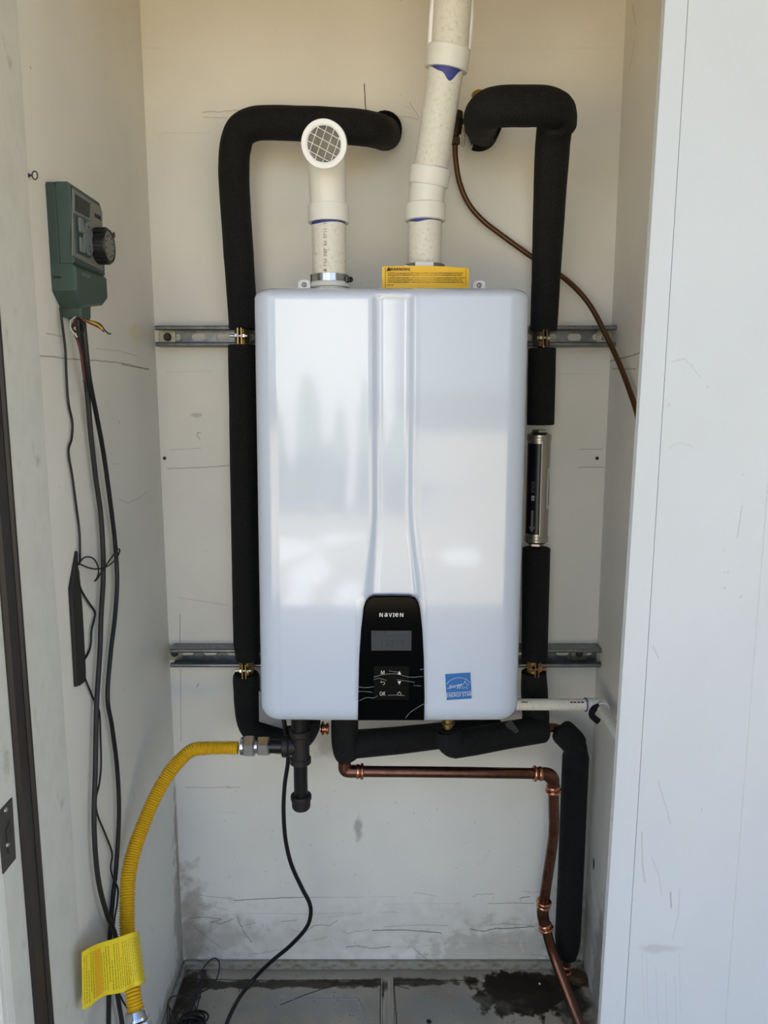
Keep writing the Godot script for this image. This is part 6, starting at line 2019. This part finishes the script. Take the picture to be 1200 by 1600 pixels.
	var poly := []
	for q in pts:
		poly.append(Vector2(q.z, q.y))
	b.prism(poly, Transform3D(Basis(Vector3(0, 0, 1), Vector3(0, 1, 0), Vector3(1, 0, 0)), Vector3(-0.4715, 0, 0)), 0.005, 0.0012)
	solo("flat_stake", b, M.stake_black, "flat black pointed stake fixed upright on the left wall", "stake")

	# power cord from the heater to the floor
	p = spline([Vector3(-0.1992, 0.6993, -1.44), Vector3(-0.197, 0.6818, -1.44), Vector3(-0.1933, 0.6456, -1.445), Vector3(-0.1935, 0.6021, -1.45), Vector3(-0.2016, 0.5509, -1.455), Vector3(-0.206, 0.4919, -1.46), Vector3(-0.2048, 0.4215, -1.47), Vector3(-0.1952, 0.3568, -1.48), Vector3(-0.1745, 0.2936, -1.49), Vector3(-0.1592, 0.254, -1.495), Vector3(-0.1588, 0.2199, -1.5), Vector3(-0.1715, 0.1816, -1.51), Vector3(-0.2085, 0.1318, -1.52), Vector3(-0.2533, 0.0843, -1.53), Vector3(-0.2904, 0.0376, -1.54), Vector3(-0.3151, 0.019, -1.515), Vector3(-0.3258, 0.0196, -1.475), Vector3(-0.333, 0.0173, -1.435), Vector3(-0.3358, 0.0141, -1.39), Vector3(-0.3356, 0.0152, -1.3)], 8)
	solo("power_cord", tube_of(p, 0.0044, 12), M.cable_black, "black power cord hanging from the heater's underside and running out across the floor", "cord")

	# tangle on the floor
	var t := thing("wire_tangle", "tangle of thin black wires heaped on the floor in the left back corner", "wires")
	part("loop", tube_of(spline([Vector3(-0.3999, 0.0129, -1.42), Vector3(-0.4057, 0.0098, -1.46), Vector3(-0.4045, 0.023, -1.48), Vector3(-0.4021, 0.0333, -1.495), Vector3(-0.4021, 0.0519, -1.51), Vector3(-0.4039, 0.0672, -1.52), Vector3(-0.396, 0.0821, -1.525), Vector3(-0.3811, 0.0938, -1.53), Vector3(-0.3697, 0.0922, -1.53), Vector3(-0.366, 0.0779, -1.53), Vector3(-0.3684, 0.0598, -1.525), Vector3(-0.3764, 0.0418, -1.52), Vector3(-0.3886, 0.0361, -1.51), Vector3(-0.4003, 0.0368, -1.5), Vector3(-0.412, 0.0361, -1.49), Vector3(-0.4222, 0.0352, -1.475), Vector3(-0.4379, 0.0298, -1.455), Vector3(-0.445, 0.025, -1.44)], 7), 0.0014, 8), M.cable_black, t)
	part("loop", tube_of(spline([Vector3(-0.4472, 0.0316, -1.4), Vector3(-0.4566, 0.0371, -1.43), Vector3(-0.4633, 0.0439, -1.46), Vector3(-0.4618, 0.0474, -1.47), Vector3(-0.4507, 0.0492, -1.475), Vector3(-0.4356, 0.0433, -1.48), Vector3(-0.4206, 0.0371, -1.48), Vector3(-0.41, 0.0274, -1.475), Vector3(-0.4013, 0.0176, -1.46), Vector3(-0.3944, 0.0159, -1.42)], 7), 0.0012, 8), M.cable_black, t)
	part("loop", tube_of(spline([Vector3(-0.4603, 0.0497, -1.45), Vector3(-0.4528, 0.0343, -1.45), Vector3(-0.4423, 0.025, -1.44), Vector3(-0.4207, 0.0316, -1.4)], 6), 0.0012, 8), M.cable_grey, t)
	part("loop", tube_of(spline([Vector3(-0.4577, 0.0466, -1.45), Vector3(-0.4512, 0.0371, -1.43), Vector3(-0.4392, 0.0316, -1.4)], 6), 0.0012, 8), M.cable_black, t)
	part("loop", tube_of(spline([Vector3(-0.4359, 0.0355, -1.48), Vector3(-0.4327, 0.0408, -1.49), Vector3(-0.42, 0.0396, -1.495), Vector3(-0.4091, 0.0377, -1.49), Vector3(-0.4145, 0.0241, -1.47), Vector3(-0.4261, 0.0189, -1.45)], 6), 0.0012, 8), M.cable_black, t)
	var rg := RandomNumberGenerator.new()
	rg.seed = 9
	var c0 := Vector3(-0.4088, 0.012, -1.4341)
	for k in 9:
		var o := []
		var r0 := rg.randf_range(0.014, 0.03)
		var tilt := Basis(Vector3(rg.randf_range(-1, 1), 0.3, rg.randf_range(-1, 1)).normalized(), rg.randf_range(-0.35, 0.35))
		var off := Vector3(rg.randf_range(-0.012, 0.012), rg.randf_range(0.0, 0.014), rg.randf_range(-0.012, 0.012))
		for j in 25:
			var a := TAU * j / 24.0 * 0.96 + k
			var q := tilt * Vector3(r0 * cos(a), 0, r0 * 0.8 * sin(a)) + off
			q.y = maxf(q.y, -0.008)
			o.append(c0 + q)
		part("coil_turn", tube_of(o, 0.0022, 8), M.cable_black, t)


func small_things() -> void:
	# eye screw and dome-headed screw on the left wall
	var b := MB.new()
	var c := Vector3(-0.472, 1.6229, -1.077)
	var rg := []
	for k in 21:
		var a := TAU * k / 20.0
		rg.append(c + Vector3(0.0085 + 0.0036 * cos(a), 0.0052 * sin(a), 0))
	b.tube(rg, 0.0009, 8, false)
	b.tube([c, c + Vector3(0.005, 0, 0)], 0.0011, 8)
	b.lathe([Vector2(0.0028, 0), Vector2(0.0024, 0.0012), Vector2(0, 0.0014)], c, Vector3(1, 0, 0), 12)
	solo("eye_screw", b, M.steel_dark, "small metal eye screw in the left wall above the green controller", "screw")
	b = MB.new()
	c = Vector3(-0.472, 1.602, -1.3627)
	b.tube([c, c + Vector3(0.012, 0, 0)], 0.0012, 8)
	b.lathe([Vector2(0, 0), Vector2(0.0015, 0), Vector2(0.0050, 0.004), Vector2(0.0046, 0.005), Vector2(0, 0.0055)], c + Vector3(0.009, 0, 0), Vector3(1, 0, 0), 16)
	solo("wall_screw", b, M.steel_dark, "flared dark screw sticking out of the left wall beside the controller's dial", "screw")
	for q in [[Vector3(-0.4635, 1.1994, -1.6195), "dark screw head in the back wall left of the heater"], [Vector3(0.45, 1.1994, -1.6195), "dark screw head in the back wall right of the filter canister"]]:
		b = MB.new()
		b.lathe([Vector2(0.0038, 0), Vector2(0.0034, 0.0011), Vector2(0.002, 0.0013), Vector2(0.0012, 0.0004), Vector2(0, 0.0003)], q[0], Vector3(0, 0, 1), 14)
		solo("wall_screw", b, M.steel_dark, q[1], "screw", "screw heads in the back wall")
	# stiff wire poking up from the left pipe's wall end
	solo("wire_whisker", tube_of(spline([Vector3(-0.0332, 1.8488, -1.52), Vector3(-0.0352, 1.8717, -1.535), Vector3(-0.036, 1.892, -1.545), Vector3(-0.0373, 1.9094, -1.55)], 4), 0.0009, 6), M.cable_black, "thin black wire poking straight up from the left insulated pipe", "wire")
	# grit on the floor
	for q in [[Vector3(0.0962, 0.003, -1.4572), 0.0062, "chip_dark", "round black pebble on the floor near the front of the picture"], [Vector3(0.2279, 0.002, -1.5743), 0.0022, "chip_white", "small white flake at the back edge of the wet stain"], [Vector3(0.3554, 0.002, -1.5646), 0.0030, "chip_white", "larger white flake on the right part of the wet stain"]]:
		b = MB.new()
		var k: Vector3 = q[0]
		var rr: float = q[1]
		b.lathe([Vector2(0, rr * 0.55), Vector2(rr * 0.55, rr * 0.45), Vector2(rr * 0.9, rr * 0.1), Vector2(rr * 0.7, -rr * 0.3), Vector2(0, -rr * 0.4)], k, Vector3(0.2, 1, 0.1), 9)
		solo("floor_chip", b, M[q[2]], q[3], "chip", "grit on the closet floor")


func _ready() -> void:
	# camera
	var cam := Camera3D.new()
	cam.name = "camera"
	cam.fov = 67.38
	cam.position = Vector3(0, 1.341, 0)
	cam.rotation_degrees = Vector3(-9.0, 0, 0)
	cam.near = 0.05
	cam.far = 200.0
	add_child(cam)
	# sky
	var env := Environment.new()
	env.background_mode = Environment.BG_SKY
	var sky := ProceduralSkyMaterial.new()
	sky.sky_top_color = Color(0.36, 0.56, 0.84)
	sky.sky_horizon_color = Color(0.84, 0.88, 0.92)
	sky.sky_curve = 0.25
	sky.ground_horizon_color = Color(0.6, 0.58, 0.52)
	sky.ground_bottom_color = Color(0.4, 0.37, 0.32)
	sky.sky_cover = noise_tex(0.006, 5, FastNoiseLite.TYPE_SIMPLEX_SMOOTH, 1024, ramp([[0.0, Color(0, 0, 0, 0)], [0.52, Color(0, 0, 0, 0)], [0.66, Color(1, 1, 1, 0.7)], [1.0, Color(1, 1, 1, 1)]]), 5)
	sky.sky_cover_modulate = Color(1, 1, 1, 0.9)
	sky.energy_multiplier = 0.88
	var s := Sky.new()
	s.sky_material = sky
	env.sky = s
	env.tonemap_mode = Environment.TONE_MAPPER_LINEAR
	env.tonemap_exposure = 2.4
	env.sdfgi_enabled = true
	env.ssao_enabled = true
	env.ssil_enabled = true
	var we := WorldEnvironment.new()
	we.name = "world"
	we.environment = env
	add_child(we)
	# sun, high behind the closet: it lights the ground outside and never enters
	var sun := DirectionalLight3D.new()
	sun.name = "sun"
	sun.light_color = Color(1.0, 0.98, 0.95)
	sun.light_energy = 5.2
	sun.shadow_enabled = true
	sun.light_angular_distance = 0.5
	add_child(sun)
	sun.look_at_from_position(Vector3.ZERO, Vector3(0.25, -0.78, 0.58))

	materials()
	room()
	water_heater()
	warning_label()
	plastic_pipes()
	struts()
	left_pipe()
	right_pipe()
	drain_valve()
	copper_run()
	gas_line()
	controller()
	cables()
	small_things()
